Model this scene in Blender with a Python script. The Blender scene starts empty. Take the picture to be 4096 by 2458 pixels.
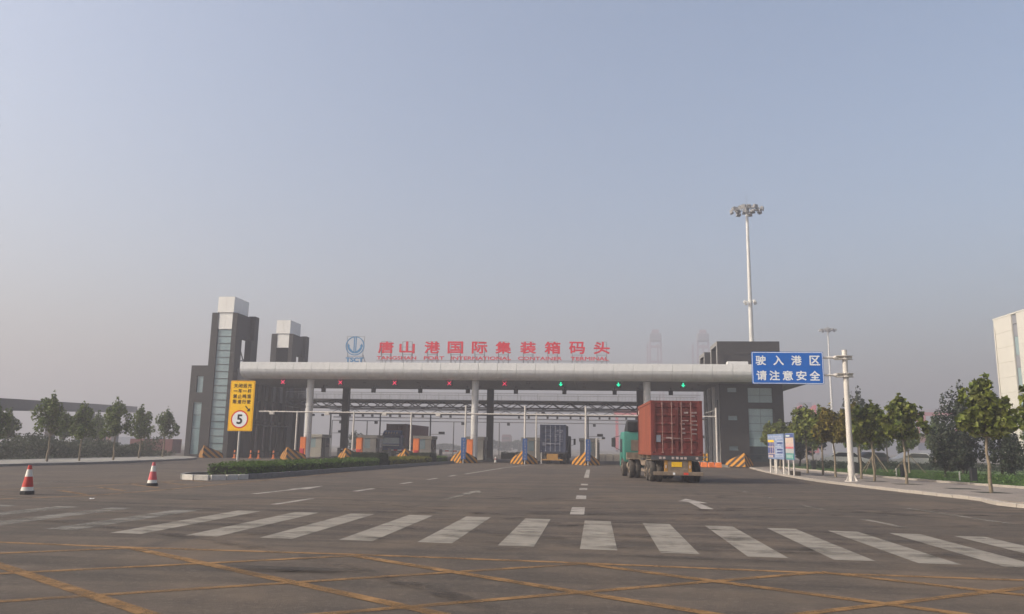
import bpy, bmesh, math, random
import numpy as np
from mathutils import Vector, Matrix

R = math.radians
scene = bpy.context.scene
COL = scene.collection

# ------------------------------------------------------------------ camera
EYE = 1.56
PITCH, YAW, ROLL = R(10.06), R(6.0), 0.016
cam_d = bpy.data.cameras.new('camera')
cam_d.sensor_width = 36.0
cam_d.lens = 27.686
cam_d.clip_start = 0.1
cam_d.clip_end = 6000.0
cam = bpy.data.objects.new('camera', cam_d)
COL.objects.link(cam)
fw = Vector((-math.sin(YAW) * math.cos(PITCH), math.cos(YAW) * math.cos(PITCH), math.sin(PITCH)))
rt = Vector((math.cos(YAW), math.sin(YAW), 0.0))
up = rt.cross(fw)
rt2 = rt * math.cos(ROLL) + up * math.sin(ROLL)
up2 = up * math.cos(ROLL) - rt * math.sin(ROLL)
M = Matrix((rt2, up2, -fw)).transposed().to_4x4()
M.translation = Vector((0, 0, EYE))
cam.matrix_world = M
scene.camera = cam

# ------------------------------------------------------------------ sky, sun, exposure
SUN_EL = R(33)
SUN_DIR = Vector((-1.0, -0.38, 0.0)).normalized()          # horizontal direction towards the sun
world = bpy.data.worlds.new('World')
scene.world = world
world.use_nodes = True
wn = world.node_tree
wn.nodes.clear()
w_out = wn.nodes.new('ShaderNodeOutputWorld')
w_bg = wn.nodes.new('ShaderNodeBackground')
w_sky = wn.nodes.new('ShaderNodeTexSky')
w_sky.sky_type = 'NISHITA'
w_sky.sun_disc = False
w_sky.sun_elevation = SUN_EL
w_sky.sun_rotation = math.atan2(SUN_DIR.x, SUN_DIR.y)
w_sky.altitude = 0.0
w_sky.air_density = 1.0
w_sky.dust_density = 4.5
w_sky.ozone_density = 0.2
w_bg.inputs['Strength'].default_value = 0.15
wn.links.new(w_sky.outputs[0], w_bg.inputs['Color'])
wn.links.new(w_bg.outputs[0], w_out.inputs['Surface'])

sun_d = bpy.data.lights.new('sun', 'SUN')
sun_d.energy = 3.8
sun_d.angle = R(2.0)
sun_d.color = (1.0, 0.90, 0.76)
sun = bpy.data.objects.new('sun', sun_d)
COL.objects.link(sun)
to_sun = Vector((SUN_DIR.x * math.cos(SUN_EL), SUN_DIR.y * math.cos(SUN_EL), math.sin(SUN_EL)))
sun.rotation_euler = to_sun.to_track_quat('Z', 'Y').to_euler()

scene.view_settings.view_transform = 'Standard'
scene.view_settings.look = 'None'
scene.view_settings.gamma = 1.0
scene.view_settings.exposure = 0.66
scene.render.engine = 'CYCLES'
scene.cycles.max_bounces = 6
scene.cycles.diffuse_bounces = 3
scene.cycles.glossy_bounces = 3
scene.cycles.transparent_max_bounces = 12
scene.cycles.volume_bounces = 1
scene.cycles.use_denoising = True
scene.render.filter_size = 1.7

HAZE_DENSITY = 0.0029
HAZE_COLOR = (0.525, 0.53, 0.577, 1)

# ------------------------------------------------------------------ helpers
def mat(name, col, rough=0.7, metal=0.0, var=0.12, scale=4.0, bump=0.0, bscale=40.0, emit=None, estr=0.0,
        col2=None, stretch=(1, 1, 1), spec=0.4, detail=4.0):
    """principled material with colour variation by noise (a second colour where given) and fine relief"""
    m = bpy.data.materials.new(name)
    m.use_nodes = True
    nt = m.node_tree
    b = nt.nodes['Principled BSDF']
    b.inputs['Roughness'].default_value = rough
    b.inputs['Metallic'].default_value = metal
    b.inputs['Specular IOR Level'].default_value = spec
    tc = nt.nodes.new('ShaderNodeTexCoord')
    mp = nt.nodes.new('ShaderNodeMapping')
    mp.inputs['Scale'].default_value = stretch
    nt.links.new(tc.outputs['Object'], mp.inputs['Vector'])
    nz = nt.nodes.new('ShaderNodeTexNoise')
    nz.inputs['Scale'].default_value = scale
    nz.inputs['Detail'].default_value = detail
    nz.inputs['Roughness'].default_value = 0.65
    nt.links.new(mp.outputs[0], nz.inputs['Vector'])
    rp = nt.nodes.new('ShaderNodeValToRGB')
    c = Vector(col)
    c2 = Vector(col2) if col2 else None
    lo = c * (1 - var) if c2 is None else c
    hi = c * (1 + var) if c2 is None else c2
    rp.color_ramp.elements[0].position = 0.32
    rp.color_ramp.elements[1].position = 0.68
    rp.color_ramp.elements[0].color = (*lo, 1)
    rp.color_ramp.elements[1].color = (*[min(x, 1) for x in hi], 1)
    nt.links.new(nz.outputs['Fac'], rp.inputs[0])
    nt.links.new(rp.outputs[0], b.inputs['Base Color'])
    if bump:
        n2 = nt.nodes.new('ShaderNodeTexNoise')
        n2.inputs['Scale'].default_value = bscale
        n2.inputs['Detail'].default_value = 3
        nt.links.new(mp.outputs[0], n2.inputs['Vector'])
        bp = nt.nodes.new('ShaderNodeBump')
        bp.inputs['Strength'].default_value = bump
        bp.inputs['Distance'].default_value = 0.05
        nt.links.new(n2.outputs['Fac'], bp.inputs['Height'])
        nt.links.new(bp.outputs[0], b.inputs['Normal'])
    if emit:
        b.inputs['Emission Color'].default_value = (*emit, 1)
        b.inputs['Emission Strength'].default_value = estr
    return m

def leafmat(name, a, bcol, trans=0.25, rnd=0.5):
    """leaves: colour differs from leaf clump to leaf clump, a little light comes through"""
    m = mat(name, a, rough=0.55, col2=bcol, scale=1.7, spec=0.3)
    nt = m.node_tree
    b = nt.nodes['Principled BSDF']
    out = nt.nodes['Material Output']
    geo = nt.nodes.new('ShaderNodeNewGeometry')
    hsv = nt.nodes.new('ShaderNodeHueSaturation')
    mr = nt.nodes.new('ShaderNodeMapRange')
    mr.inputs['To Min'].default_value = 1 - rnd
    mr.inputs['To Max'].default_value = 1 + rnd
    nt.links.new(geo.outputs['Random Per Island'], mr.inputs[0])
    nt.links.new(mr.outputs[0], hsv.inputs['Value'])
    src = b.inputs['Base Color'].links[0].from_socket
    nt.links.new(src, hsv.inputs['Color'])
    nt.links.new(hsv.outputs[0], b.inputs['Base Color'])
    tr = nt.nodes.new('ShaderNodeBsdfTranslucent')
    nt.links.new(hsv.outputs[0], tr.inputs['Color'])
    mx = nt.nodes.new('ShaderNodeMixShader')
    mx.inputs[0].default_value = trans
    nt.links.new(b.outputs[0], mx.inputs[1])
    nt.links.new(tr.outputs[0], mx.inputs[2])
    nt.links.new(mx.outputs[0], out.inputs['Surface'])
    return m

class MB:
    def __init__(self):
        self.v, self.f = [], []
    def add(self, vs, fs):
        n = len(self.v)
        self.v += [tuple(p) for p in vs]
        self.f += [tuple(i + n for i in q) for q in fs]
        return self
    def box(self, x0, x1, y0, y1, z0, z1):
        return self.add([(x0, y0, z0), (x1, y0, z0), (x1, y1, z0), (x0, y1, z0),
                         (x0, y0, z1), (x1, y0, z1), (x1, y1, z1), (x0, y1, z1)],
                        [(3, 2, 1, 0), (4, 5, 6, 7), (0, 1, 5, 4), (1, 2, 6, 5), (2, 3, 7, 6), (3, 0, 4, 7)])
    def tube(self, p0, p1, r0, r1=None, n=10, cap=True):
        r1 = r0 if r1 is None else r1
        p0, p1 = Vector(p0), Vector(p1)
        d = (p1 - p0).normalized()
        a = d.cross(Vector((0, 0, 1)))
        if a.length < 1e-3:
            a = Vector((1, 0, 0))
        a.normalize()
        b = d.cross(a)
        vs = []
        for p, r in ((p0, r0), (p1, r1)):
            for k in range(n):
                t = 2 * math.pi * k / n
                vs.append(p + (a * math.cos(t) + b * math.sin(t)) * r)
        fs = [(k, k + n, (k + 1) % n + n, (k + 1) % n) for k in range(n)]
        if cap:
            fs += [tuple(range(n)), tuple(range(2 * n - 1, n - 1, -1))]
        return self.add(vs, fs)
    def beam(self, p0, p1, w, h=None):
        """square bar between two points"""
        h = h or w
        p0, p1 = Vector(p0), Vector(p1)
        d = (p1 - p0).normalized()
        a = d.cross(Vector((0, 0, 1)))
        if a.length < 1e-3:
            a = Vector((1, 0, 0))
        a.normalize()
        b = a.cross(d)
        vs = []
        for p in (p0, p1):
            for sa, sb in ((-1, -1), (1, -1), (1, 1), (-1, 1)):
                vs.append(p + a * sa * w / 2 + b * sb * h / 2)
        return self.add(vs, [(3, 2, 1, 0), (4, 5, 6, 7), (0, 1, 5, 4), (1, 2, 6, 5), (2, 3, 7, 6), (3, 0, 4, 7)])
    def prism_x(self, prof, x0, x1):
        """profile in (y, z) run along x"""
        n = len(prof)
        vs = [(x0, y, z) for y, z in prof] + [(x1, y, z) for y, z in prof]
        fs = [(k, (k + 1) % n, (k + 1) % n + n, k + n) for k in range(n)]
        fs += [tuple(range(n - 1, -1, -1)), tuple(range(n, 2 * n))]
        return self.add(vs, fs)
    def prism_z(self, prof, z0, z1):
        n = len(prof)
        vs = [(x, y, z0) for x, y in prof] + [(x, y, z1) for x, y in prof]
        fs = [(k, (k + 1) % n, (k + 1) % n + n, k + n) for k in range(n)]
        fs += [tuple(range(n - 1, -1, -1)), tuple(range(n, 2 * n))]
        return self.add(vs, fs)
    def lathe(self, prof, n=16, c=(0, 0, 0)):
        vs, fs = [], []
        for r, z in prof:
            for k in range(n):
                t = 2 * math.pi * k / n
                vs.append((c[0] + r * math.cos(t), c[1] + r * math.sin(t), c[2] + z))
        for i in range(len(prof) - 1):
            for k in range(n):
                fs.append((i * n + k, i * n + (k + 1) % n, (i + 1) * n + (k + 1) % n, (i + 1) * n + k))
        fs += [tuple(range(n - 1, -1, -1)), tuple(range((len(prof) - 1) * n, len(prof) * n))]
        return self.add(vs, fs)
    def quad(self, a, b, c, d):
        return self.add([a, b, c, d], [(0, 1, 2, 3)])
    def mesh(self, name, bevel=0.0, smooth=False, fix=True):
        me = bpy.data.meshes.new(name)
        me.from_pydata(self.v, [], self.f)
        if fix or bevel:
            bm = bmesh.new()
            bm.from_mesh(me)
            bmesh.ops.recalc_face_normals(bm, faces=bm.faces)
            if bevel:
                es = [e for e in bm.edges if len(e.link_faces) == 2 and e.calc_face_angle(0) > 0.5]
                bmesh.ops.bevel(bm, geom=es, offset=bevel, segments=2, profile=0.5, affect='EDGES', clamp_overlap=True)
            bm.to_mesh(me)
            bm.free()
        if smooth:
            for p in me.polygons:
                p.use_smooth = True
            try:
                me.set_sharp_from_angle(angle=R(40))
            except Exception:
                pass
        return me
    def build(self, name, m, parent=None, bevel=0.0, smooth=False, fix=True):
        return link(name, self.mesh(name, bevel, smooth, fix), m, parent)

def link(name, me, m=None, parent=None, loc=None):
    if m is not None:
        me.materials.clear()
        me.materials.append(m)
    o = bpy.data.objects.new(name, me)
    COL.objects.link(o)
    o.parent = parent
    if loc:
        o.location = loc
    return o

def tag(o, label=None, cat=None, group=None, kind=None):
    if label: o['label'] = label
    if cat: o['category'] = cat
    if group: o['group'] = group
    if kind: o['kind'] = kind
    return o

def thing(name, label, cat, loc=(0, 0, 0), rz=0.0, group=None):
    o = bpy.data.objects.new(name, None)
    o.empty_display_size = 0.2
    COL.objects.link(o)
    o.location = loc
    o.rotation_euler = (0, 0, rz)
    return tag(o, label, cat, group)

def copy_tree(o, parent=None):
    c = o.copy()
    COL.objects.link(c)
    c.parent = parent
    for ch in list(o.children):
        copy_tree(ch, c)
    return c

def dup(o, loc, rz=None, label=None, group=None, scale=None):
    c = copy_tree(o)
    c.location = loc
    if rz is not None: c.rotation_euler[2] = rz
    if label: c['label'] = label
    if group: c['group'] = group
    if scale: c.scale = scale
    return c

def text_mesh(txt, width=None, height=None, bold=0.0, extrude=0.01, ry=0.0):
    """flat lettering standing in the x-z plane, front to -y, centred at 0"""
    cu = bpy.data.curves.new('lettering', 'FONT')
    cu.body = txt
    cu.size = 1.0
    cu.extrude = 0.0
    cu.resolution_u = 3
    cu.align_x = 'CENTER'
    o = bpy.data.objects.new('lettering_tmp', cu)
    COL.objects.link(o)
    bpy.context.view_layer.update()
    dg = bpy.context.evaluated_depsgraph_get()
    me = bpy.data.meshes.new_from_object(o.evaluated_get(dg))
    bpy.data.objects.remove(o)
    bpy.data.curves.remove(cu)
    n = len(me.vertices)
    co = np.zeros(n * 3)
    me.vertices.foreach_get('co', co)
    co = co.reshape(-1, 3)
    lo, hi = co.min(0), co.max(0)
    c = (lo + hi) / 2
    w, h = hi[0] - lo[0], hi[1] - lo[1]
    sx = width / w if width else None
    sy = height / h if height else None
    sx = sx or sy
    sy = sy or sx
    x = (co[:, 0] - c[0]) * sx
    z = (co[:, 1] - c[1]) * sy
    me.vertices.foreach_set('co', np.stack([x, np.zeros(n), z], 1).ravel())
    me.update()
    bm = bmesh.new()
    bm.from_mesh(me)
    bmesh.ops.remove_doubles(bm, verts=bm.verts, dist=1e-5)
    if bold:                                        # thicken the strokes: the outline repeated a little to each side
        b_ = bold * (height or width)
        src_v = list(bm.verts); src_f = list(bm.faces)
        for k, (ox, oz) in enumerate(((b_, 0), (-b_, 0), (0, b_), (0, -b_), (b_ * .7, b_ * .7), (-b_ * .7, b_ * .7), (b_ * .7, -b_ * .7), (-b_ * .7, -b_ * .7))):
            mp_ = {v: bm.verts.new((v.co.x + ox, -.0004 * (k + 1), v.co.z + oz)) for v in src_v}
            for f in src_f:
                bm.faces.new([mp_[v] for v in f.verts])
    if extrude:
        r = bmesh.ops.extrude_face_region(bm, geom=list(bm.faces))
        vs = [g for g in r['geom'] if isinstance(g, bmesh.types.BMVert)]
        bmesh.ops.translate(bm, vec=(0, extrude, 0), verts=vs)
    bmesh.ops.recalc_face_normals(bm, faces=bm.faces)
    bm.to_mesh(me)
    bm.free()
    return me

rng = np.random.default_rng(7)
random.seed(7)

LEAF = np.array([[0, -0.5, 0], [0.34, -0.2, 0.10], [0.5, 0.12, 0.16], [0.16, 0.2, 0.05], [0, 0.62, 0.0],
                 [-0.16, 0.2, 0.05], [-0.5, 0.12, 0.16], [-0.34, -0.2, 0.10]])
LEAF_F = [(0, 1, 3), (1, 2, 3), (0, 3, 4), (0, 4, 5), (0, 5, 7), (7, 5, 6)]
SMALL = np.array([[0, -0.5, 0], [0.3, 0, 0.1], [0, 0.6, 0], [-0.3, 0, 0.1]])
SMALL_F = [(0, 1, 2), (0, 2, 3)]

def leaf_mesh(name, pts, size, nrm=None, shape='big', spread=1.0, r=None):
    """many small real leaves at the given points, each turned its own way"""
    r = r or rng
    L, F = (LEAF, LEAF_F) if shape == 'big' else (SMALL, SMALL_F)
    n = len(pts)
    q = r.normal(size=(n, 3)) * spread
    if nrm is not None:
        q = q + nrm
    q /= np.linalg.norm(q, axis=1, keepdims=True) + 1e-9
    t = r.normal(size=(n, 3))
    a = np.cross(q, t); a /= np.linalg.norm(a, axis=1, keepdims=True) + 1e-9
    b = np.cross(q, a)
    s = (size * r.uniform(0.65, 1.3, n))[:, None, None]
    v = pts[:, None, :] + s * (L[None, :, 0:1] * a[:, None, :] + L[None, :, 1:2] * b[:, None, :] + L[None, :, 2:3] * q[:, None, :])
    nl = len(L)
    f = np.array(F)
    faces = (f[None] + (np.arange(n) * nl)[:, None, None]).reshape(-1, 3)
    me = bpy.data.meshes.new(name)
    me.vertices.add(n * nl)
    me.vertices.foreach_set('co', v.reshape(-1))
    me.loops.add(len(faces) * 3)
    me.loops.foreach_set('vertex_index', faces.reshape(-1).astype(np.int32))
    me.polygons.add(len(faces))
    me.polygons.foreach_set('loop_start', np.arange(0, len(faces) * 3, 3, dtype=np.int32))
    me.update(calc_edges=True)
    return me

def lobes_points(lobes, n, r):
    """points spread through a set of ellipsoid clumps, denser towards their skins"""
    vol = np.array([l[3] * l[4] * l[5] for l in lobes]) ** 0.75
    pick = r.choice(len(lobes), n, p=vol / vol.sum())
    L = np.array(lobes)[pick]
    d = r.normal(size=(n, 3)); d /= np.linalg.norm(d, axis=1, keepdims=True)
    rad = r.uniform(0.25, 1.0, n) ** 0.45
    return L[:, :3] + d * rad[:, None] * L[:, 3:6], d

# ------------------------------------------------------------------ materials
A = {}
A['soil'] = mat('soil', (0.16, 0.145, 0.125), 0.95, var=0.2, scale=0.05)
A['pave'] = mat('paving', (0.20, 0.175, 0.155), 0.9, var=0.16, scale=1.3, bump=0.3, bscale=7)
A['kerb'] = mat('kerb_stone', (0.24, 0.215, 0.19), 0.85, col2=(0.42, 0.385, 0.34), scale=0.5, bump=0.2, bscale=12)
A['kerbw'] = mat('kerb_white_paint', (0.50, 0.48, 0.44), 0.7, var=0.22, scale=3)
A['kerbg'] = mat('kerb_grey', (0.17, 0.165, 0.16), 0.85, var=0.15, scale=1.2)
A['lawn'] = mat('lawn', (0.045, 0.095, 0.020), 0.95, col2=(0.075, 0.13, 0.032), scale=0.9, bump=0.8, bscale=9)
A['stone'] = mat('dark_stone', (0.032, 0.030, 0.031), 0.75, var=0.18, scale=3.5, bump=0.15, bscale=5)
A['stone2'] = mat('pale_stone_edge', (0.20, 0.195, 0.19), 0.7, var=0.1, scale=3)
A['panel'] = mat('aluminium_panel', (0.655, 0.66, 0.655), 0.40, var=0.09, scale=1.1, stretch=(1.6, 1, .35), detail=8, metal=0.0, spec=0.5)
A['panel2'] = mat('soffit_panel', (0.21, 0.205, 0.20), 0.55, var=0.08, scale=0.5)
A['white'] = mat('white_cladding', (0.74, 0.73, 0.70), 0.5, var=0.05, scale=0.7)
A['glass'] = mat('tinted_glass', (0.22, 0.30, 0.32), 0.06, var=0.12, scale=0.7, spec=1.0)
A['glass2'] = mat('dark_glass', (0.03, 0.04, 0.048), 0.08, var=0.2, scale=0.8, spec=0.7)
A['steelw'] = mat('white_painted_steel', (0.55, 0.52, 0.48), 0.45, var=0.07, scale=3)
A['steelg'] = mat('grey_steel', (0.20, 0.20, 0.205), 0.5, var=0.1, scale=2)
A['steeld'] = mat('dark_steel', (0.06, 0.06, 0.065), 0.55, var=0.15, scale=3)
A['galv'] = mat('galvanised_steel', (0.52, 0.52, 0.51), 0.42, var=0.08, scale=2)
A['black'] = mat('black_plastic', (0.018, 0.018, 0.02), 0.6, var=0.2, scale=6)
A['rubber'] = mat('dusty_tyre_rubber', (0.028, 0.026, 0.025), 0.85, col2=(0.075, 0.065, 0.055), scale=5)
A['dust'] = mat('dusty_steel', (0.13, 0.10, 0.075), 0.8, col2=(0.24, 0.19, 0.14), scale=4)
A['red'] = mat('red_sign_letter', (0.55, 0.035, 0.055), 0.5, var=0.08)
A['blue'] = mat('blue_sign_letter', (0.06, 0.20, 0.38), 0.5, var=0.1)
A['signb'] = mat('blue_sign_sheet', (0.004, 0.115, 0.47), 0.45, var=0.06, scale=1.2)
A['noticeb'] = mat('faded_blue_notice', (0.028, 0.085, 0.24), 0.55, var=0.12, scale=2)
A['signw'] = mat('white_sign_print', (0.74, 0.76, 0.78), 0.5, var=0.03)
A['signy'] = mat('yellow_sign_sheet', (0.86, 0.50, 0.006), 0.5, var=0.05, scale=1.5)
A['signk'] = mat('brown_black_print', (0.055, 0.035, 0.015), 0.6, var=0.1)
A['signr'] = mat('red_sign_ring', (0.62, 0.05, 0.025), 0.5, var=0.06)
A['orange'] = mat('orange_cabinet', (0.72, 0.19, 0.04), 0.5, var=0.06, scale=2)
A['redbox'] = mat('red_cabinet', (0.6, 0.04, 0.06), 0.5, var=0.08)
A['booth'] = mat('booth_panel', (0.30, 0.285, 0.25), 0.6, var=0.1, scale=1.2)
A['boothd'] = mat('booth_dark_panel', (0.11, 0.105, 0.10), 0.6, var=0.12, scale=1.2)
A['conc'] = mat('concrete', (0.33, 0.30, 0.26), 0.9, var=0.15, scale=1.5, bump=0.2)
A['cont1'] = mat('brick_red_container', (0.14, 0.034, 0.017), 0.65, col2=(0.235, 0.054, 0.026), scale=1.4, detail=8, stretch=(2.2, 2.2, .45))
A['cont1d'] = mat('dark_red_container_door', (0.085, 0.017, 0.014), 0.7, col2=(0.19, 0.033, 0.027), scale=1.8, detail=8, stretch=(2.5, 2.5, .5))
A['cont2'] = mat('navy_container', (0.035, 0.045, 0.085), 0.6, col2=(0.055, 0.066, 0.11), scale=1.5)
A['cont3'] = mat('maroon_container', (0.115, 0.035, 0.036), 0.65, col2=(0.165, 0.05, 0.045), scale=1.4)
A['rod'] = mat('worn_locking_rod', (0.22, 0.13, 0.115), 0.5, var=0.25, scale=4)
A['rod2'] = mat('grey_locking_rod', (0.26, 0.27, 0.31), 0.5, var=0.2, scale=4)
A['teal'] = mat('teal_cab_paint', (0.030, 0.155, 0.125), 0.45, col2=(0.045, 0.19, 0.16), scale=1.5)
A['cabblue'] = mat('blue_cab_paint', (0.035, 0.06, 0.19), 0.4, var=0.15, scale=1.5)
A['cabgrey'] = mat('dark_cab_paint', (0.05, 0.05, 0.06), 0.5, var=0.15, scale=1.5)
A['plate'] = mat('yellow_number_plate', (0.75, 0.45, 0.01), 0.5, var=0.08)
A['yframe'] = mat('ochre_frame', (0.42, 0.22, 0.045), 0.7, col2=(0.30, 0.17, 0.05), scale=2.5)
A['pale'] = mat('pale_stencil', (0.42, 0.34, 0.32), 0.7, var=0.25, scale=9)
A['conered'] = mat('cone_red', (0.38, 0.018, 0.012), 0.6, col2=(0.50, 0.04, 0.028), scale=5)
A['conepink'] = mat('cone_faded_red', (0.48, 0.06, 0.065), 0.6, col2=(0.58, 0.14, 0.15), scale=5)
A['conewhite'] = mat('cone_white_band', (0.62, 0.60, 0.55), 0.6, var=0.12, scale=6)
A['crane'] = mat('crane_red', (0.60, 0.045, 0.05), 0.5, var=0.08, scale=0.2)
A['quay'] = mat('quay_crane_haze_tint', (0.30, 0.24, 0.29), 0.6, var=0.06, scale=0.2)  # distance haze mixed into this colour so the far cranes look fainter
A['cranegrey'] = mat('crane_house', (0.18, 0.2, 0.24), 0.6, var=0.1)
A['facade'] = mat('white_facade_tile', (0.50, 0.485, 0.445), 0.6, var=0.05, scale=0.8)
A['facadegrey'] = mat('grey_facade_panel', (0.20, 0.205, 0.23), 0.6, var=0.08)
A['bark'] = mat('bark', (0.13, 0.105, 0.075), 0.9, col2=(0.23, 0.19, 0.135), scale=5, bump=0.4, bscale=14)
A['bark2'] = mat('bark_dark', (0.05, 0.043, 0.036), 0.9, var=0.25, scale=5)
A['leafA'] = leafmat('plane_leaf', (0.062, 0.098, 0.014), (0.17, 0.18, 0.032), 0.38, 0.6)
A['leafB'] = leafmat('plane_leaf_turning', (0.10, 0.10, 0.014), (0.19, 0.14, 0.022), 0.35, 0.55)
A['leafC'] = leafmat('poplar_leaf', (0.052, 0.092, 0.016), (0.115, 0.145, 0.03), 0.35, 0.5)
A['leafD'] = leafmat('dark_evergreen_leaf', (0.017, 0.027, 0.014), (0.036, 0.047, 0.024), 0.2, 0.6)
A['leafH'] = leafmat('hedge_leaf', (0.042, 0.085, 0.012), (0.085, 0.150, 0.020), 0.28, 0.5)
A['leafY'] = leafmat('golden_hedge_leaf', (0.095, 0.105, 0.010), (0.16, 0.15, 0.015), 0.25, 0.4)
A['leafK'] = leafmat('dark_hedge_leaf', (0.014, 0.024, 0.012), (0.026, 0.040, 0.018), 0.15, 0.45)
A['leafS'] = leafmat('roadside_shrub_leaf', (0.024, 0.036, 0.016), (0.045, 0.060, 0.026), 0.2, 0.45)
A['leafG'] = leafmat('ground_cover_leaf', (0.045, 0.100, 0.018), (0.080, 0.140, 0.028), 0.3, 0.45)
A['leafR'] = leafmat('reddish_shrub_leaf', (0.06, 0.036, 0.018), (0.085, 0.055, 0.025), 0.2, 0.45)
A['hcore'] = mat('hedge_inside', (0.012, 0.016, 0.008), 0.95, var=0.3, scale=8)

def stripe_mat(name, c1, c2, k, pitch, axis='wedge', wear=0.0):
    """painted diagonal or upright stripes"""
    m = mat(name, c1, 0.6, var=0.10, scale=5)
    nt = m.node_tree
    b = nt.nodes['Principled BSDF']
    tc = nt.nodes.new('ShaderNodeTexCoord')
    sp = nt.nodes.new('ShaderNodeSeparateXYZ')
    nt.links.new(tc.outputs['Object'], sp.inputs[0])
    def math_(op, a, bb=None):
        n = nt.nodes.new('ShaderNodeMath'); n.operation = op
        for i, x in enumerate((a, bb)):
            if x is None: continue
            if isinstance(x, (int, float)): n.inputs[i].default_value = x
            else: nt.links.new(x, n.inputs[i])
        return n.outputs[0]
    if axis == 'wedge':
        u = math_('ADD', sp.outputs['Z'], math_('MULTIPLY', math_('ABSOLUTE', sp.outputs['X']), k))
    else:
        u = sp.outputs[axis]
    fr = math_('FRACT', math_('ADD', math_('DIVIDE', u, pitch), 20.0))
    st = math_('GREATER_THAN', fr, 0.5)
    mx = nt.nodes.new('ShaderNodeMix'); mx.data_type = 'RGBA'
    nt.links.new(st, mx.inputs['Factor'])
    nt.links.new(b.inputs['Base Color'].links[0].from_socket, mx.inputs[6])
    mx.inputs[7].default_value = (*c2, 1)
    nt.links.new(mx.outputs[2], b.inputs['Base Color'])
    return m
A['hazard'] = stripe_mat('hazard_stripes', (0.46, 0.20, 0.014), (0.040, 0.026, 0.018), 1.25, 0.52)
A['hazard_rail'] = stripe_mat('hazard_rail', (0.72, 0.36, 0.02), (0.10, 0.07, 0.04), 0, 0.34, 'X')
A['barber'] = stripe_mat('barrier_arm_paint', (0.70, 0.68, 0.66), (0.55, 0.05, 0.05), 0, 0.9, 'X')

def asphalt():
    m = mat('asphalt', (0.080, 0.063, 0.049), 0.86, scale=0.10, col2=(0.108, 0.086, 0.067), spec=0.25, bump=0.25, bscale=55, detail=8)
    nt = m.node_tree
    b = nt.nodes['Principled BSDF']
    base = b.inputs['Base Color'].links[0].from_socket
    tc = nt.nodes.new('ShaderNodeTexCoord')
    def layer(base, stretch, rot, scale, lo, hi, dark, amount):
        mp = nt.nodes.new('ShaderNodeMapping')
        mp.inputs['Scale'].default_value = stretch
        mp.inputs['Rotation'].default_value = (0, 0, rot)
        nt.links.new(tc.outputs['Object'], mp.inputs['Vector'])
        nz = nt.nodes.new('ShaderNodeTexNoise')
        nz.inputs['Scale'].default_value = scale
        nz.inputs['Detail'].default_value = 5
        nz.inputs['Distortion'].default_value = 0.6
        nt.links.new(mp.outputs[0], nz.inputs['Vector'])
        rp = nt.nodes.new('ShaderNodeMapRange')
        rp.inputs['From Min'].default_value = lo
        rp.inputs['From Max'].default_value = hi
        rp.inputs['To Max'].default_value = amount
        nt.links.new(nz.outputs['Fac'], rp.inputs[0])
        mx = nt.nodes.new('ShaderNodeMix'); mx.data_type = 'RGBA'
        nt.links.new(rp.outputs[0], mx.inputs['Factor'])
        nt.links.new(base, mx.inputs[6])
        mx.inputs[7].default_value = (*dark, 1)
        return mx.outputs[2]
    base = layer(base, (1, 1, 1), 0.0, 2.6, 0.35, 0.75, (0.052, 0.043, 0.036), 0.75)          # mottling
    base = layer(base, (0.07, 1.5, 1), 0.05, 0.9, 0.47, 0.66, (0.040, 0.034, 0.029), 0.85)    # worn wheel tracks across
    base = layer(base, (0.10, 1.0, 1), -0.22, 1.6, 0.52, 0.70, (0.040, 0.034, 0.030), 0.75)
    base = layer(base, (0.13, 1.2, 1), 0.35, 1.3, 0.55, 0.72, (0.042, 0.036, 0.031), 0.7)
    base = layer(base, (1.3, 0.05, 1), 0.0, 0.7, 0.50, 0.70, (0.045, 0.039, 0.034), 0.6)      # lane wheel tracks
    base = layer(base, (1, 1, 1), 0.0, 0.30, 0.52, 0.78, (0.145, 0.106, 0.072), 0.6)         # brown dust
    base = layer(base, (1, 1, 1), 0.0, 14.0, 0.52, 0.80, (0.15, 0.125, 0.105), 0.5)           # aggregate
    base = layer(base, (1, 1, 1), 0.0, 70.0, 0.50, 0.75, (0.17, 0.145, 0.125), 0.45)
    nt.links.new(base, b.inputs['Base Color'])
    return m
A['asphalt'] = asphalt()

def paint(name, col, wear_lo, wear_hi, stretch=(1, 1, 1)):
    """thermoplastic road paint, worn through to nothing in places"""
    m = mat(name, col, 0.8, var=0.16, scale=1.6, spec=0.25, detail=8)
    nt = m.node_tree
    b = nt.nodes['Principled BSDF']
    out = nt.nodes['Material Output']
    tc = nt.nodes.new('ShaderNodeTexCoord')
    mp = nt.nodes.new('ShaderNodeMapping'); mp.inputs['Scale'].default_value = stretch
    nt.links.new(tc.outputs['Object'], mp.inputs['Vector'])
    nz = nt.nodes.new('ShaderNodeTexNoise')
    nz.inputs['Scale'].default_value = 1.6
    nz.inputs['Detail'].default_value = 9
    nz.inputs['Roughness'].default_value = 0.75
    nt.links.new(mp.outputs[0], nz.inputs['Vector'])
    mr = nt.nodes.new('ShaderNodeMapRange')
    mr.inputs['From Min'].default_value = wear_lo
    mr.inputs['From Max'].default_value = wear_hi
    nt.links.new(nz.outputs['Fac'], mr.inputs[0])
    tr = nt.nodes.new('ShaderNodeBsdfTransparent')
    mx = nt.nodes.new('ShaderNodeMixShader')
    nt.links.new(mr.outputs[0], mx.inputs[0])
    nt.links.new(tr.outputs[0], mx.inputs[1])
    nt.links.new(b.outputs[0], mx.inputs[2])
    nt.links.new(mx.outputs[0], out.inputs['Surface'])
    return m
A['zebra'] = paint('zebra_paint', (0.215, 0.198, 0.170), 0.22, 0.50, (0.45, 1.3, 1))
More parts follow.
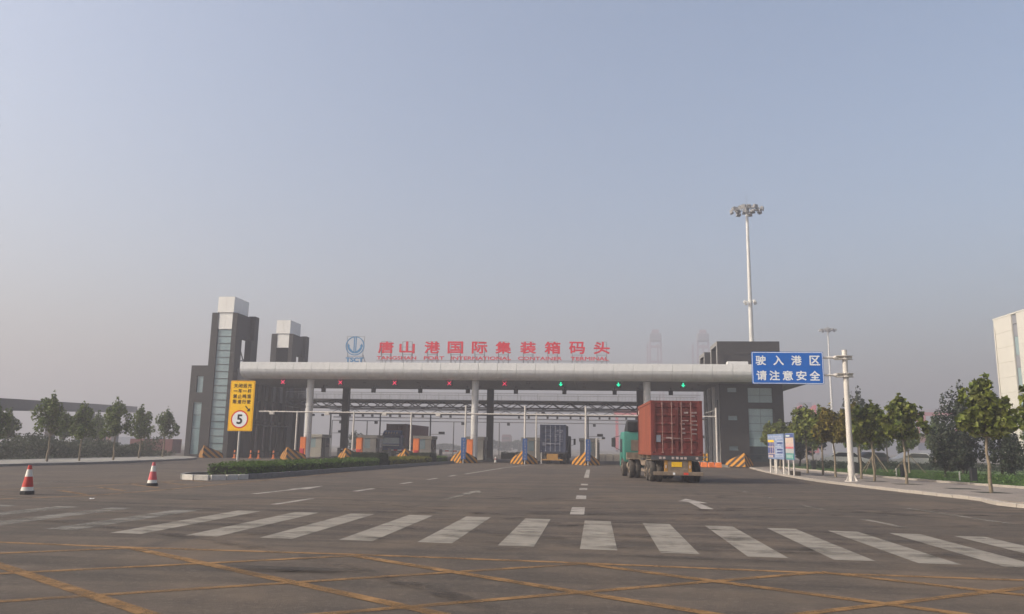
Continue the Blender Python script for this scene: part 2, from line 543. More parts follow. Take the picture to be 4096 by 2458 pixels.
A['zebra2'] = paint('zebra_paint_worn', (0.19, 0.18, 0.162), 0.32, 0.64, (0.35, 1.3, 1))
A['white_line'] = paint('white_line_paint', (0.27, 0.25, 0.225), 0.20, 0.50)
A['white_old'] = paint('old_white_line_paint', (0.20, 0.185, 0.16), 0.36, 0.62)
A['yellow_line'] = paint('yellow_line_paint', (0.205, 0.118, 0.048), 0.26, 0.62)
A['yellow_old'] = paint('old_yellow_line_paint', (0.21, 0.122, 0.052), 0.24, 0.55)
A['tyre'] = paint('tyre_mark', (0.034, 0.029, 0.026), 0.47, 0.85, (0.6, 0.6, 1))
A['stain'] = paint('oil_stain', (0.028, 0.024, 0.021), 0.40, 0.72, (0.6, 1.2, 1))

# ------------------------------------------------------------------ the setting
tag(MB().box(-1180, 1180, -380, 1180, -0.6, -0.03).build('ground', A['soil']), kind='structure')

KR = [(26.0, 13.0), (13.6, 24.0), (13.0, 29.4), (12.5, 33.0), (12.0, 38.0), (11.65, 43.0), (11.75, 49.0), (12.05, 55.0), (12.6, 62.0), (13.3, 69.0), (13.9, 74.3)]
KL = [(-34.5, 20.0), (-33.3, 42.0), (-32.6, 48.0), (-32.9, 54.0), (-34.2, 64.5), (-36.6, 71.0), (-40.0, 75.6)]
LK = [(34.0, 16.0), (20.6, 32.0), (19.0, 37.0), (17.9, 42.0), (17.1, 50.0), (16.7, 64.0), (16.5, 78.0)]
tag(MB().box(-75, 75, -60, 150, -0.4, 0.0).build('road', A['asphalt']), kind='structure')

def path_pts(P, step):
    out = [Vector((*P[0], 0))]
    acc = []
    # Catmull-Rom through the points, resampled at even steps
    Q = [P[0]] + list(P) + [P[-1]]
    fine = []
    for i in range(1, len(Q) - 2):
        p0, p1, p2, p3 = (Vector(Q[j]) for j in (i - 1, i, i + 1, i + 2))
        for k in range(24):
            t = k / 24
            fine.append(0.5 * ((2 * p1) + (p2 - p0) * t + (2 * p0 - 5 * p1 + 4 * p2 - p3) * t * t + (3 * p1 - p0 - 3 * p2 + p3) * t ** 3))
    fine.append(Vector(Q[-1]))
    out = [fine[0]]
    d = 0.0
    for a, b in zip(fine, fine[1:]):
        seg = (b - a).length
        while d + seg >= step:
            t = (step - d) / seg
            a = a + (b - a) * t
            out.append(a.copy())
            seg = (b - a).length
            d = 0.0
        d += seg
    return out

def kerbstones(P, step, w, h, m, parent, side, alt=None, gap=0.012, name='kerbstone'):
    """kerbstones laid one by one along a line"""
    pts = path_pts(P, step)
    r = random.Random(len(P) * 7 + int(step * 10))
    shapes = []
    for s in range(3):
        jit = (s - 1) * 0.006
        shapes.append(MB().box(-step / 2 + gap, step / 2 - gap, 0, w, -0.15, h + jit).mesh(name, bevel=0.015))
        shapes[-1].materials.append(m)
    for i, (a, b) in enumerate(zip(pts, pts[1:])):
        c = (a + b) / 2
        o = bpy.data.objects.new(name, shapes[i % 3])
        COL.objects.link(o)
        o.parent = parent
        o.location = (c.x, c.y, 0)
        o.rotation_euler = (0, 0, math.atan2(b.y - a.y, b.x - a.x) + (0 if side > 0 else math.pi))
    return pts

# right-hand sidewalk with its two kerbs
sw = [Vector((*p, 0)).to_2d() for p in KR]
inner = list(reversed(LK))
prof = [(p[0] + 0.10, p[1]) for p in KR] + [(16.5, 78.0)] + inner[1:]
side_r = tag(MB().prism_z(prof, -0.3, 0.095).build('sidewalk_right', A['pave']), kind='structure')
kerbstones(KR, 0.98, 0.24, 0.115, A['kerb'], side_r, -1)
kerbstones(LK, 0.98, 0.14, 0.20, A['kerb'], side_r, -1, name='edging_stone')
lawn_prof = [(p[0] + 0.06, p[1]) for p in LK] + [(16.9, 96.0), (75.0, 96.0), (75.0, 16.0)]
tag(MB().prism_z(lawn_prof, -0.3, 0.15).build('lawn', A['lawn']), kind='structure')
# tree pits in the sidewalk
pit = MB().box(-0.55, 0.55, -0.5, 0.5, -0.1, 0.100).mesh('tree_pit')
pit.materials.append(A['hcore'])

# left-hand sidewalk
profL = [(p[0] - 0.1, p[1]) for p in KL] + [(-41.5, 76.2), (-42.0, 66.0), (-40.5, 52.0), (-41.0, 20.0)]
side_l = tag(MB().prism_z(list(reversed(profL)), -0.3, 0.135).build('sidewalk_left', mat('pale_paving', (0.24, 0.23, 0.21), 0.9, var=0.18, scale=1.0)), kind='structure')
kerbstones(KL, 1.2, 0.22, 0.15, A['kerbg'], side_l, 1)
tag(MB().prism_z([(-40.6, 20.0), (-40.2, 52.0), (-41.7, 66.0), (-41.4, 77.0), (-110, 77.0), (-110, 20)][::-1], -0.3, 0.10).build('verge', mat('verge_grass', (0.024, 0.040, 0.014), .95, var=.25, scale=.8)), kind='structure')

# ------------------------------------------------------------------ road paint
Z1 = 0.004
def strip(pts, w, z=Z1):
    m_ = MB()
    pts = [Vector(p) for p in pts]
    L, Rr = [], []
    for i, p in enumerate(pts):
        d = (pts[min(i + 1, len(pts) - 1)] - pts[max(i - 1, 0)]).normalized()
        n = Vector((-d.y, d.x))
        L.append(p + n * w / 2); Rr.append(p - n * w / 2)
    vs = [(q.x, q.y, z) for q in L] + [(q.x, q.y, z) for q in Rr]
    k = len(pts)
    m_.add(vs, [(i + k, i + k + 1, i + 1, i) for i in range(k - 1)])
    return m_

cross = thing('zebra_crossing', 'worn white zebra crossing painted across the road', 'crossing', (0, 0, 0))
tops = [(-16.6, 18.0), (-15.0, 18.0), (-13.6, 18.02), (-12.1, 18.03), (-10.75, 18.05), (-9.05, 18.05), (-7.65, 18.06), (-6.27, 18.05), (-4.96, 18.06), (-3.61, 18.05), (-2.29, 18.02), (-0.95, 17.90), (0.36, 17.76), (1.59, 17.5), (2.86, 17.3), (4.08, 17.12), (5.22, 16.88), (6.34, 16.70), (7.45, 16.48), (8.6, 16.3), (9.8, 16.1)]
bots = [13.5, 13.5, 13.5, 13.5, 13.6, 13.45, 13.16, 13.1, 13.09, 13.11, 13.10, 12.97, 12.81, 12.64, 12.5, 12.43, 12.33, 12.2, 12.05, 11.9, 11.8]
for (x, y1), y0 in zip(tops, bots):
    mbar = MB().quad((x - 0.58, y0, Z1), (x, y0 - 0.03, Z1), (x, y1 - 0.03, Z1), (x - 0.56, y1, Z1))
    mbar.build('bar', A['zebra2'] if x < -8.0 else A['zebra'], cross)

box = thing('box_junction_marking', 'yellow criss-cross box junction painted in the foreground', 'road marking')
YT, YP = 11.35, 2.28
nodes = [-13.6, -10.2, -6.78, -3.4, -0.15, 2.96, 6.1, 9.3, 12.5]
strip([(-14, 11.75), (-9.03, 11.6), (-6.8, 11.48), (-3.4, 11.46), (-0.15, 11.30), (2.96, 11.06), (5.4, 11.0), (13, 10.8)], 0.13).build('border_line', A['yellow_old'], box)
def yt(x): return 11.4 - 0.028 * (x + 4)
for x in nodes:
    strip([(x, yt(x) - 0.06), (x + 9.6, yt(x) - 6.8)], 0.17, Z1 + 0.003).build('diagonal_line', A['yellow_line'], box)
    strip([(x, yt(x) - 0.06), (x - 9.6, yt(x) - 6.5)], 0.13, Z1 + 0.0015).build('diagonal_line', A['yellow_line'] if x > -6 else A['yellow_old'], box)

hat = thing('yellow_channel_lines', 'faded yellow hatching lines beside the traffic cones', 'road marking')
strip([(-17.5, 16.0), (-15.45, 19.7), (-14.3, 21.6), (-13.9, 25.0), (-13.85, 32.0), (-13.6, 44)], 0.15).build('edge_line', A['yellow_old'], hat)
strip([(-22.0, 17.0), (-18.4, 23.2), (-17.2, 25.5), (-16.8, 29.5), (-16.55, 31.8)], 0.15).build('edge_line', A['yellow_old'], hat)
for k in range(5):
    strip([(-14.6 - 0.05 * k, 22 + 2 * k), (-16.6, 23.6 + 2 * k)], 0.15).build('hatch_line', A['yellow_old'], hat)

ln = thing('centre_lane_line', 'white dashed lane line running to the middle island', 'road marking')
for a, b, w in ((19.3, 21.6, .34), (25.1, 27.0, .32), (30.5, 31.8, .3), (34.3, 35.6, .3), (42.9, 59.3, .26)):
    strip([(-0.40, a), (-0.41, b)], w).build('dash', A['white_line'], ln)
strip([(-0.48, 61.5), (-1.6, 70.5)], 0.2).build('fork_line', A['white_old'], ln)
strip([(-0.44, 61.5), (0.6, 70.5)], 0.2, Z1 + .002).build('fork_line', A['white_old'], ln)
ln = thing('left_lane_line', 'white dashed lane line left of the centre, near the hedge', 'road marking')
for a, b, x0, x1 in ((20.1, 22.5, -8.2, -8.05), (26.5, 28.4, -8.0, -7.88), (32.3, 33.7, -7.83, -7.72), (36.5, 38.5, -7.62, -7.58), (41.1, 42.9, -7.44, -7.41)):
    strip([(x0, a), (x1, b)], 0.2).build('dash', A['white_line'], ln)
strip([(-7.2, 44.8), (-6.7, 58.5), (-5.6, 72.0)], 0.2).build('solid_line', A['white_line'], ln)
strip([(-6.45, 62.5), (-7.5, 73.0)], 0.22, Z1 + .002).build('fork_line', A['white_old'], ln)
ln = thing('right_lane_line', 'faint white dashed lane line right of the big arrow', 'road marking')
for a, b, x0, x1 in ((31.2, 32.3, 5.80, 5.73), (27.3, 28.5, 5.94, 5.86), (23.0, 24.4, 6.24, 6.08), (18.0, 20.0, 6.58, 6.34)):
    strip([(x0, a), (x1, b)], 0.17).build('dash', A['white_old'], ln)
strip([(9.5, 19.8), (9.38, 20.7), (8.94, 24.3)], 0.2).build('edge_line', A['white_old'], ln)
ln = thing('far_left_lane_line', 'pale dashed lane line beyond the traffic cones', 'road marking')
for a, b, x in ((24.0, 28.7, -20.0), (33.4, 35.0, -21.4), (40, 42, -21.8)):
    strip([(x, a), (x, b)], 0.22).build('dash', A['white_old'], ln)
arr = thing('turn_arrow_marking', 'worn white arrow painted behind the container truck', 'road marking')
MB().add([(2.86, 22.1, Z1), (3.18, 22.08, Z1), (3.1, 24.45, Z1), (3.36, 24.5, Z1), (2.94, 26.4, Z1), (2.55, 25.1, Z1), (2.84, 24.8, Z1)], [(0, 1, 2, 6), (2, 3, 4), (2, 4, 6), (4, 5, 6)]).build('arrow', A['white_line'], arr)
arr = thing('lane_arrow_marking', 'pale white arrow painted in the lane left of the centre line', 'road marking')
MB().add([(-4.42, 23.8, Z1), (-4.16, 23.8, Z1), (-4.05, 26.9, Z1), (-3.72, 26.9, Z1), (-4.16, 29.0, Z1), (-4.34, 27.4, Z1)], [(0, 1, 2, 5), (2, 3, 4), (2, 4, 5)]).build('arrow', A['white_old'], arr)
arr = thing('median_arrow_marking', 'long thin white arrow painted beside the hedge island', 'road marking')
MB().add([(-10.55, 24.0, Z1), (-10.33, 24.0, Z1), (-10.1, 27.0, Z1), (-9.85, 27.0, Z1), (-10.1, 29.4, Z1), (-10.5, 27.0, Z1), (-10.32, 27.0, Z1)], [(0, 1, 2, 6), (2, 3, 4), (5, 6, 4), (6, 2, 4)]).build('arrow', A['white_line'], arr)

tm = thing('tyre_marks', 'dark curved tyre marks sweeping over the asphalt', 'tyre marks')
tm['kind'] = 'structure'
def arc(cx, cy, r, a0, a1, n=26):
    return [(cx + r * math.cos(a0 + (a1 - a0) * i / n), cy + r * math.sin(a0 + (a1 - a0) * i / n)) for i in range(n + 1)]
for k, (cx, cy, r, a0, a1, w) in enumerate(((-6, 45, 24.5, -2.0, -0.9, .28), (-6, 45, 26.3, -2.1, -0.8, .28), (10, 50, 28, -2.3, -1.3, .3), (14, 2, 20.5, 1.2, 2.4, .3), (14, 2, 22.3, 1.1, 2.4, .28),
                                         (22, 34, 17, 3.3, 4.4, .3), (22, 34, 19, 3.2, 4.3, .28), (-18, -6, 22, .5, 1.35, .3), (-14, 52, 30, -1.2, -.45, .26), (3, 30, 12.5, 3.7, 5.6, .26), (2, 75, 60, -1.75, -1.35, .3), (2, 75, 61.9, -1.75, -1.33, .28), (-4, -48, 63, 1.3, 1.8, .3), (-4, -48, 64.9, 1.28, 1.78, .3), (6, 44, 30.5, -1.9, -1.1, .26), (4, 46, 34, -1.8, -1.25, .24), (-9, 40, 22, -1.7, -.8, .24))):
    strip(arc(cx, cy, r, a0, a1), w, Z1 + 0.006 + 0.0012 * k).build('mark', A['tyre'], tm)
st = MB()
pts = [(-3.75 + 0.75 * math.cos(t) * (1 + .25 * math.sin(3 * t)), 9.86 + 0.17 * math.sin(t) * (1 + .3 * math.cos(2 * t)), 0.03) for t in np.linspace(0, 2 * math.pi, 30, endpoint=False)]
st.add(pts, [tuple(range(30))]).build('oil_stain', A['stain'])
tag(bpy.data.objects['oil_stain'], kind='structure')

# ------------------------------------------------------------------ planted median
med_r = [(-16.1, 31.9), (-15.3, 32.4), (-14.75, 35.0), (-14.4, 43.0), (-13.8, 52.4), (-13.15, 63.0), (-12.6, 71.5)]
def med_x(y):
    return float(np.interp(y, [p[1] for p in med_r[1:]], [p[0] for p in med_r[1:]]))
med_l = [(med_x(y) - 2.9 + max(0, 33.6 - y) * .9, y) for y in (71.5, 63, 52.4, 43.0, 35.0, 33.2)] + [(-16.95, 32.1)]
outline = med_r + med_l
median = tag(MB().prism_z(outline, -0.3, 0.10).build('median_island', A['soil']), 'long kerbed island with clipped hedges in the middle of the road', 'traffic island')
kerbstones([(-17.0, 32.05), (-16.2, 31.85), (-15.4, 32.25), (-14.75, 35.0), (-14.4, 43.0), (-13.8, 52.4), (-13.15, 63.0), (-12.6, 71.5)], 0.62, 0.16, 0.22, A['kerbg'], median, -1)
kerbstones([(-17.0, 32.1), (-17.7, 33.6), (-17.6, 36), (-17.3, 43.0), (-16.7, 52.4), (-16.05, 63.0), (-15.5, 71.5)], 0.98, 0.16, 0.22, A['kerbg'], median, 1)
# the first stones of the nose are painted white
n_w = 0
wm = None
for o in [c for c in median.children if c.name.startswith('kerbstone')][:5]:
    if wm is None:
        wm = o.data.copy(); wm.materials.clear(); wm.materials.append(A['kerbw'])
    o.data = wm
    n_w += 1
    o['label'] = 'white painted kerbstone at the island nose'

def hedge(name, label, path, width, h, m, dens, size, z0=0.1, cat='hedge', group=None):
    """a clipped hedge: a dark core with leaves over its faces"""
    r = np.random.default_rng(len(label) * 13)
    t = thing(name, label, cat, (path[0][0], path[0][1], z0), group=group)
    ox, oy = path[0]
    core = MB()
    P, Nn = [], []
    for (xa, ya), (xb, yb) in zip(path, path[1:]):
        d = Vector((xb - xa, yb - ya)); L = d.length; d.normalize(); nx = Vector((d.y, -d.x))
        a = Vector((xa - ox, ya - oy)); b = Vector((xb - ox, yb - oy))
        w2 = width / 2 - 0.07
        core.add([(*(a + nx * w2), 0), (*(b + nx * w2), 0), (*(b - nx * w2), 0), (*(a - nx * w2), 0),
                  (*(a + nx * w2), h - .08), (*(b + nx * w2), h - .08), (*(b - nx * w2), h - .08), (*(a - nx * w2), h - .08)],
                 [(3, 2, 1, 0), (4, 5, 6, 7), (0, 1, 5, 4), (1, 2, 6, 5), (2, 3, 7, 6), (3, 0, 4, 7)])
        for kind, area in (('t', L * width), ('r', L * h), ('l', L * h * .5), ('e', width * h)):
            n = int(area * dens)
            u = r.uniform(0, L, n)
            if kind == 't':
                s = r.uniform(-width / 2, width / 2, n); z = h + r.normal(0, 0.028, n); nr = (0, 0, 1)
            elif kind == 'e':
                s = r.uniform(-width / 2, width / 2, n); z = r.uniform(0, h, n); u = r.normal(0, 0.03, n); nr = (-d.x, -d.y, 0)
            else:
                s = (width / 2 if kind == 'r' else -width / 2) + r.normal(0, 0.03, n); z = r.uniform(0, h, n)
                nr = (nx.x, nx.y, 0.2) if kind == 'r' else (-nx.x, -nx.y, 0.2)
            wob = 0.05 * np.sin(u * 3.1 + xa) + 0.04 * np.sin(u * 7.7 + ya)
            z = z + wob * (z / h)
            P.append(np.stack([a.x + d.x * u + nx.x * s, a.y + d.y * u + nx.y * s, z], 1))
            Nn.append(np.tile(np.array(nr), (n, 1)))
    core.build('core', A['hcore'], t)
    P = np.concatenate(P); Nn = np.concatenate(Nn)
    link('foliage', leaf_mesh('foliage', P, size, Nn, 'small', 0.8, r), m, t)
    return t

def cpath(y0, y1, off):
    return [(med_x(y) + off, y) for y in np.linspace(y0, y1, 6)]
hedge('low_hedge', 'long low green hedge along the near half of the island', [(-15.75, 33.3)] + cpath(35, 52, -1.15), 1.7, 0.50, A['leafH'], 420, 0.075)
hedge('low_hedge', 'low golden yellow hedge between the two dark hedge blocks', cpath(54.2, 65.0, -1.0), 1.5, 0.50, A['leafY'], 380, 0.075)
hedge('low_hedge', 'short low green hedge at the far tip of the island', cpath(67.5, 71.2, -1.2), 1.5, 0.5, A['leafH'], 300, 0.08)
hedge('hedge_block', 'nearer tall dark clipped hedge block on the island', cpath(52.2, 54.0, -1.35), 2.1, 0.92, A['leafK'], 420, 0.07, group='tall hedge blocks')
hedge('hedge_block', 'farther tall dark clipped hedge block on the island', cpath(65.3, 67.2, -1.35), 1.9, 0.86, A['leafK'], 400, 0.07, group='tall hedge blocks')

# ------------------------------------------------------------------ gate canopy
CX0, NP, PW = -35.0, 30, 1.843
CX1 = CX0 + NP * PW
can = thing('gate_canopy', 'long flat gate canopy with pale rounded fascia over the lanes', 'canopy', (0, 0, 0))
MB().box(CX0 + .05, CX1 - .05, 76.4, 89.2, 7.98, 9.25).build('roof_core', A['steelg'], can)
MB().box(-37.4, CX0 + .05, 79.0, 89.0, 7.98, 9.2).build('roof_end', A['steelg'], can)
fas = MB().prism_x([(76.35, 9.46), (75.0, 9.46), (75.0, 8.76), (75.05, 8.76), (76.35, 8.9)], 0.012, PW - .012).mesh('fascia_panel', bevel=0.006)
fas.materials.append(A['panel'])
curve = [(75.012 + 1.32 * (1 - math.cos(t)), 8.745 - 0.84 * math.sin(t)) for t in np.linspace(0, math.pi / 2, 9)]
bul = MB().prism_x([(76.35, 8.74)] + curve, 0.008, PW - .008).mesh('bullnose_panel', smooth=True)
bul.materials.append(A['panel'])
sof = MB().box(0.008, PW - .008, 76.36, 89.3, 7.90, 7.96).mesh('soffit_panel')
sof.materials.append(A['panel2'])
for k in range(NP):
    x = CX0 + k * PW
    link('fascia_panel', fas, None, can, (x, 0, 0))
    link('bullnose_panel', bul, None, can, (x, 0, 0))
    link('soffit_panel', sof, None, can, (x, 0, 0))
MB().box(CX0, CX1, 89.21, 89.4, 7.92, 9.4).build('rear_fascia', A['panel'], can)
for x, side in ((CX0, -1), (CX1, 1)):
    MB().box(x - .06 if side < 0 else x + .004, x - .004 if side < 0 else x + .06, 76.0, 89.3, 7.93, 9.4).build('end_panel', A['panel'], can)
for x in (-28.35, -11.6, 5.1):
    c = MB().tube((x, 77.0, 0), (x, 77.0, 7.92), 0.345, n=24).build('front_column', A['galv'], can, smooth=True)
    for z in (2.6, 5.2):
        MB().tube((x, 77.0, z), (x, 77.0, z + .02), 0.352, n=24).build('joint_ring', A['steelg'], c, smooth=True)
    MB().box(x - .36, x + .36, 88.4, 89.1, 0, 7.92).build('rear_column', A['stone'], can)
dn = MB().lathe([(0.16, 0), (0.16, 0.05)], 12).mesh('downlight'); dn.materials.append(A['boothd'])
for k in range(8):
    for y in (79.5, 84.5):
        link('downlight', dn, None, can, (-30.5 + 5.65 * k + 1.3, y, 7.845))

# lane signals and lane boxes hung under the canopy
A['ledred'] = mat('lit_red_led', (0.5, 0.02, 0.05), 0.5, emit=(1.0, 0.05, 0.13), estr=1.2)
A['ledgreen'] = mat('lit_green_led', (0.0, 0.4, 0.2), 0.5, emit=(0.0, 1.0, 0.48), estr=0.85)
LX = [-31.1, -25.15, -19.62, -14.13, -8.66, -3.17, 2.37, 8.5]
ordn = ['leftmost', 'second', 'third', 'fourth', 'fifth', 'first', 'middle', 'rightmost']
for k, x in enumerate(LX):
    red = k < 5
    lab = ('lit red cross lane signal, %s from the left' % ordn[k] if k else 'lit red cross lane signal, leftmost of the five red ones') if red else 'lit green arrow lane signal, %s of the three green ones' % {5: 'leftmost', 6: 'middle', 7: 'rightmost'}[k]
    t = thing('lane_signal', lab, 'traffic signal', (x, 76.6, 7.9), group='lane signals under the canopy')
    MB().box(-.27, .27, -.02, .14, -.56, -.02).build('housing', A['black'], t, bevel=.01)
    MB().tube((0, .06, -.02), (0, .06, .02), .04).build('hanger', A['steeld'], t)
    s = MB()
    if red:
        s.beam((-.17, -.035, -.46), (.17, -.035, -.12), .10, .03).beam((-.17, -.031, -.12), (.17, -.031, -.46), .10, .03)
        s.build('lit_cross', A['ledred'], t)
    else:
        s.add([(-.06, -.04, -.10), (.06, -.04, -.10), (.06, -.04, -.28), (.2, -.04, -.28), (0, -.04, -.50), (-.2, -.04, -.28), (-.06, -.04, -.28),
               (-.06, -.022, -.10), (.06, -.022, -.10), (.06, -.022, -.28), (.2, -.022, -.28), (0, -.022, -.50), (-.2, -.022, -.28), (-.06, -.022, -.28)],
              [(0, 1, 2, 6), (5, 2, 3, 4), (5, 6, 2), (0, 7, 8, 1), (1, 8, 9, 2), (2, 9, 10, 3), (3, 10, 11, 4), (4, 11, 12, 5), (5, 12, 13, 6), (6, 13, 7, 0)])
        s.build('lit_arrow', A['ledgreen'], t)
BX = [-29.44, -23.83, -18.65, -13.45, -8.26, -3.09, 2.2, 8.03]
for k, x in enumerate(BX):
    t = thing('lane_display', 'dark hanging lane display box, number %s from the left under the canopy' % ['one', 'two', 'three', 'four', 'five', 'six', 'seven', 'eight'][k], 'display box', (x, 84.0, 7.9), group='hanging lane boxes')
    MB().box(-.22, .22, -.12, .12, -.78, -.36).build('box', A['steeld'], t, bevel=.015)
    MB().box(-.26, .26, -.16, -.125, -.40, -.30).build('visor', A['black'], t)
    MB().box(-.05, .05, -.05, .05, -.36, .02).build('hanger', A['steeld'], t)

# ------------------------------------------------------------------ footbridge truss behind the canopy
fb = thing('footbridge', 'grey steel truss footbridge with railings behind the canopy', 'footbridge', (0, 0, 0))
X0, X1 = -36.5, 12.0
MB().box(X0, X1, 91.0, 95.0, 6.62, 6.80).build('deck', A['steelg'], fb)
for y in (90.95, 95.05):
    MB().beam((X0, y, 6.69), (X1, y, 6.69), .16, .26).build('top_chord', A['steeld'], fb)
    MB().beam((X0, y, 5.93), (X1, y, 5.93), .15, .15).build('bottom_chord', A['steeld'], fb)
n = 46
dx = (X1 - X0) / n
for k in range(n):
    for y in (90.95, 95.05):
        xa = X0 + k * dx
        if k % 2 == 0:
            d = MB().beam((xa, y, 6.6), (xa + dx, y, 5.95), .12)
        else:
            d = MB().beam((xa, y, 5.95), (xa + dx, y, 6.6), .10)
        d.build('diagonal', A['steeld'], fb)
    if k % 4 == 0:
        MB().beam((X0 + k * dx, 90.95, 5.93), (X0 + k * dx, 95.05, 5.93), .07).build('cross_bar', A['steelg'], fb)
for y in (91.05, 94.95):
    MB().beam((X0, y, 7.62), (X1, y, 7.62), .05).build('handrail', A['steelg'], fb)
    bal = MB()
    k = 0
    x = X0
    while x < X1:
        w = .05 if k % 14 == 0 else .016
        bal.box(x, x + w, y - .012, y + .012, 6.80, 7.60)
        x += .165; k += 1
    tag(bal.build('balusters', A['steelg'], fb), kind='stuff')
for x in (-29.65, -12.15, 5.35):
    MB().box(x - .15, x + .15, 92.7, 93.3, 0, 6.62).build('pier', A['steelg'], fb)

# ------------------------------------------------------------------ gate towers, left
def tower(label, y0):
    t = thing('gate_tower', label, 'tower', (-38.4, y0, 0), group='paired gate towers')
    MB().box(-1.47, -.74, 0, 4.5, 0, 14.95).build('left_slab', A['stone'], t)
    # right slab: solid low, deep head above an opening, and the rear pier
    MB().box(.80, 1.30, 0, 1.5, 0, 14.93).build('right_slab', A['stone'], t)
    MB().box(.80, 1.30, 1.502, 3.4, 12.4, 14.93).build('slab_head', A['stone'], t)
    MB().box(1.02, 1.72, 2.9, 4.5, 0, 12.398).build('rear_pier', A['stone'], t)
    MB().box(1.02, 1.72, 3.402, 4.5, 12.402, 15.1).build('rear_pier_head', A['stone'], t)
    MB().box(-.74, 1.0, 4.1, 4.45, 0, 8.6).build('back_slab', A['stone'], t)
    br = MB().beam((1.05, 1.5, 11.6), (1.05, 3.0, 9.8), .09).beam((1.051, 1.5, 9.9), (1.051, 3.0, 10.4), .07)
    br.build('brace', A['steeld'], t)
    # white head: panels
    wh = MB().box(-.80, .84, .02, 3.4, 14.96, 16.6).build('white_head', A['steelg'], t)
    for i in range(2):
        MB().box(-.84 + i * .87, -.84 + i * .87 + .855, -.04, .02, 14.97, 16.65).build('cladding_panel', A['white'], wh)
        MB().box(.842, .90, .0 + i * 1.72, 1.70 + i * 1.72, 14.97, 16.65).build('cladding_panel', A['white'], wh)
        MB().box(-.90, -.842, .0 + i * 1.72, 1.70 + i * 1.72, 14.97, 16.65).build('cladding_panel', A['white'], wh)
    MB().box(-.84, .84, .02, 3.4, 16.602, 16.66).build('top_panel', A['white'], wh)
    for i in range(2):
        MB().box(-.735 + i * .77, -.735 + i * .77 + .76, .05, .12, 13.22, 14.95).build('cladding_panel', A['white'], t)
    MB().box(-.74, .80, .125, .5, 13.2, 14.94).build('head_backing', A['steelg'], t)
    return t
def tower_glazing(t):
    z = 13.19
    k = 0
    while z > 0.4:
        MB().box(-.735, .795, .16, .20, z - .70, z - .012).build('pane', A['glass'], t)
        MB().box(-.738, .798, .10, .19, z - .735, z - .705).build('transom', A['steeld'], t)
        z -= .735; k += 1
    MB().box(-.74, .80, .21, .3, .1, 13.18).build('glazing_back', A['steeld'], t)
ta = tower('tall dark stone tower with white head and glazed front strip', 78.0)
tower_glazing(ta)
tb = tower('second dark stone tower with white head, behind the canopy', 93.6)
MB().box(-.74, .80, .21, .3, 0, 9.5).build('rear_wall', A['stone'], tb)

gh = thing('gatehouse', 'dark stone gatehouse with tall windows at the left end of the canopy', 'building', (-40.0, 78.2, 0))
# front wall of the low block with two window openings (left of the tower)
def wall_with_holes(x0, x1, z0, z1, holes, y0, y1):
    """wall in x-z with rectangular openings; holes: (x0, x1, z0, z1)"""
    xs = sorted({x0, x1, *[h[0] for h in holes], *[h[1] for h in holes]})
    zs = sorted({z0, z1, *[h[2] for h in holes], *[h[3] for h in holes]})
    m_ = MB()
    for xa, xb in zip(xs, xs[1:]):
        for za, zb in zip(zs, zs[1:]):
            cx_, cz_ = (xa + xb) / 2, (za + zb) / 2
            if any(h[0] < cx_ < h[1] and h[2] < cz_ < h[3] for h in holes):
                continue
            m_.box(xa, xb, y0, y1, za, zb)
    bmx = bmesh.new()
    me = bpy.data.meshes.new('t')
    me.from_pydata(m_.v, [], m_.f)
    bmx.from_mesh(me)
    bmesh.ops.remove_doubles(bmx, verts=bmx.verts, dist=1e-4)
    # drop inner walls between neighbouring boxes
    seen = {}
    for f in bmx.faces:
        seen.setdefault(tuple(sorted(v.index for v in f.verts)), []).append(f)
    bmesh.ops.delete(bmx, geom=[f for L in seen.values() if len(L) > 1 for f in L], context='FACES')
    bmesh.ops.recalc_face_normals(bmx, faces=bmx.faces)
    bmx.to_mesh(me); bmx.free()
    return me
hol = [(-1.05, -.35, 6.6, 8.3), (-1.2, -.3, .3, 5.6)]
link('front_wall', wall_with_holes(-1.75, .12, 0, 9.4, hol, 0, .3), A['stone'], gh)
MB().box(-1.05, -.35, .14, .18, 6.6, 8.3).build('window_pane', A['glass'], gh)
for i, (za, zb) in enumerate(((.3, 2.9), (2.95, 4.25), (4.3, 5.6))):
    MB().box(-1.2, -.3, .14, .18, za, zb).build('window_pane', A['glass'], gh)
MB().box(-1.75, -1.45, .302, 19, 0, 9.4).build('left_wall', A['stone'], gh)
MB().box(-1.44, 2.0, 4.6, 18.6, 8.6, 9.38).build('roof', A['stone'], gh)
MB().box(2.0, 2.25, 4.62, 15.3, 0, 9.36).build('lane_side_wall', A['boothd'], gh)
for k in range(5):
    y = 5.0 + 2.1 * k
    MB().box(2.252, 2.32, y, y + 1.5, .5, 3.4).build('lane_window', A['glass2'], gh)
    MB().box(2.252, 2.32, y, y + 1.5, 4.0, 6.3).build('lane_window', A['glass2'], gh)
    MB().box(2.252, 2.62, y + 1.55, y + 1.95, 0, 9.3).build('pilaster', A['stone'], gh)
MB().box(2.3, 3.6, 6, 14, 3.45, 3.55).build('door_canopy', A['steeld'], gh)

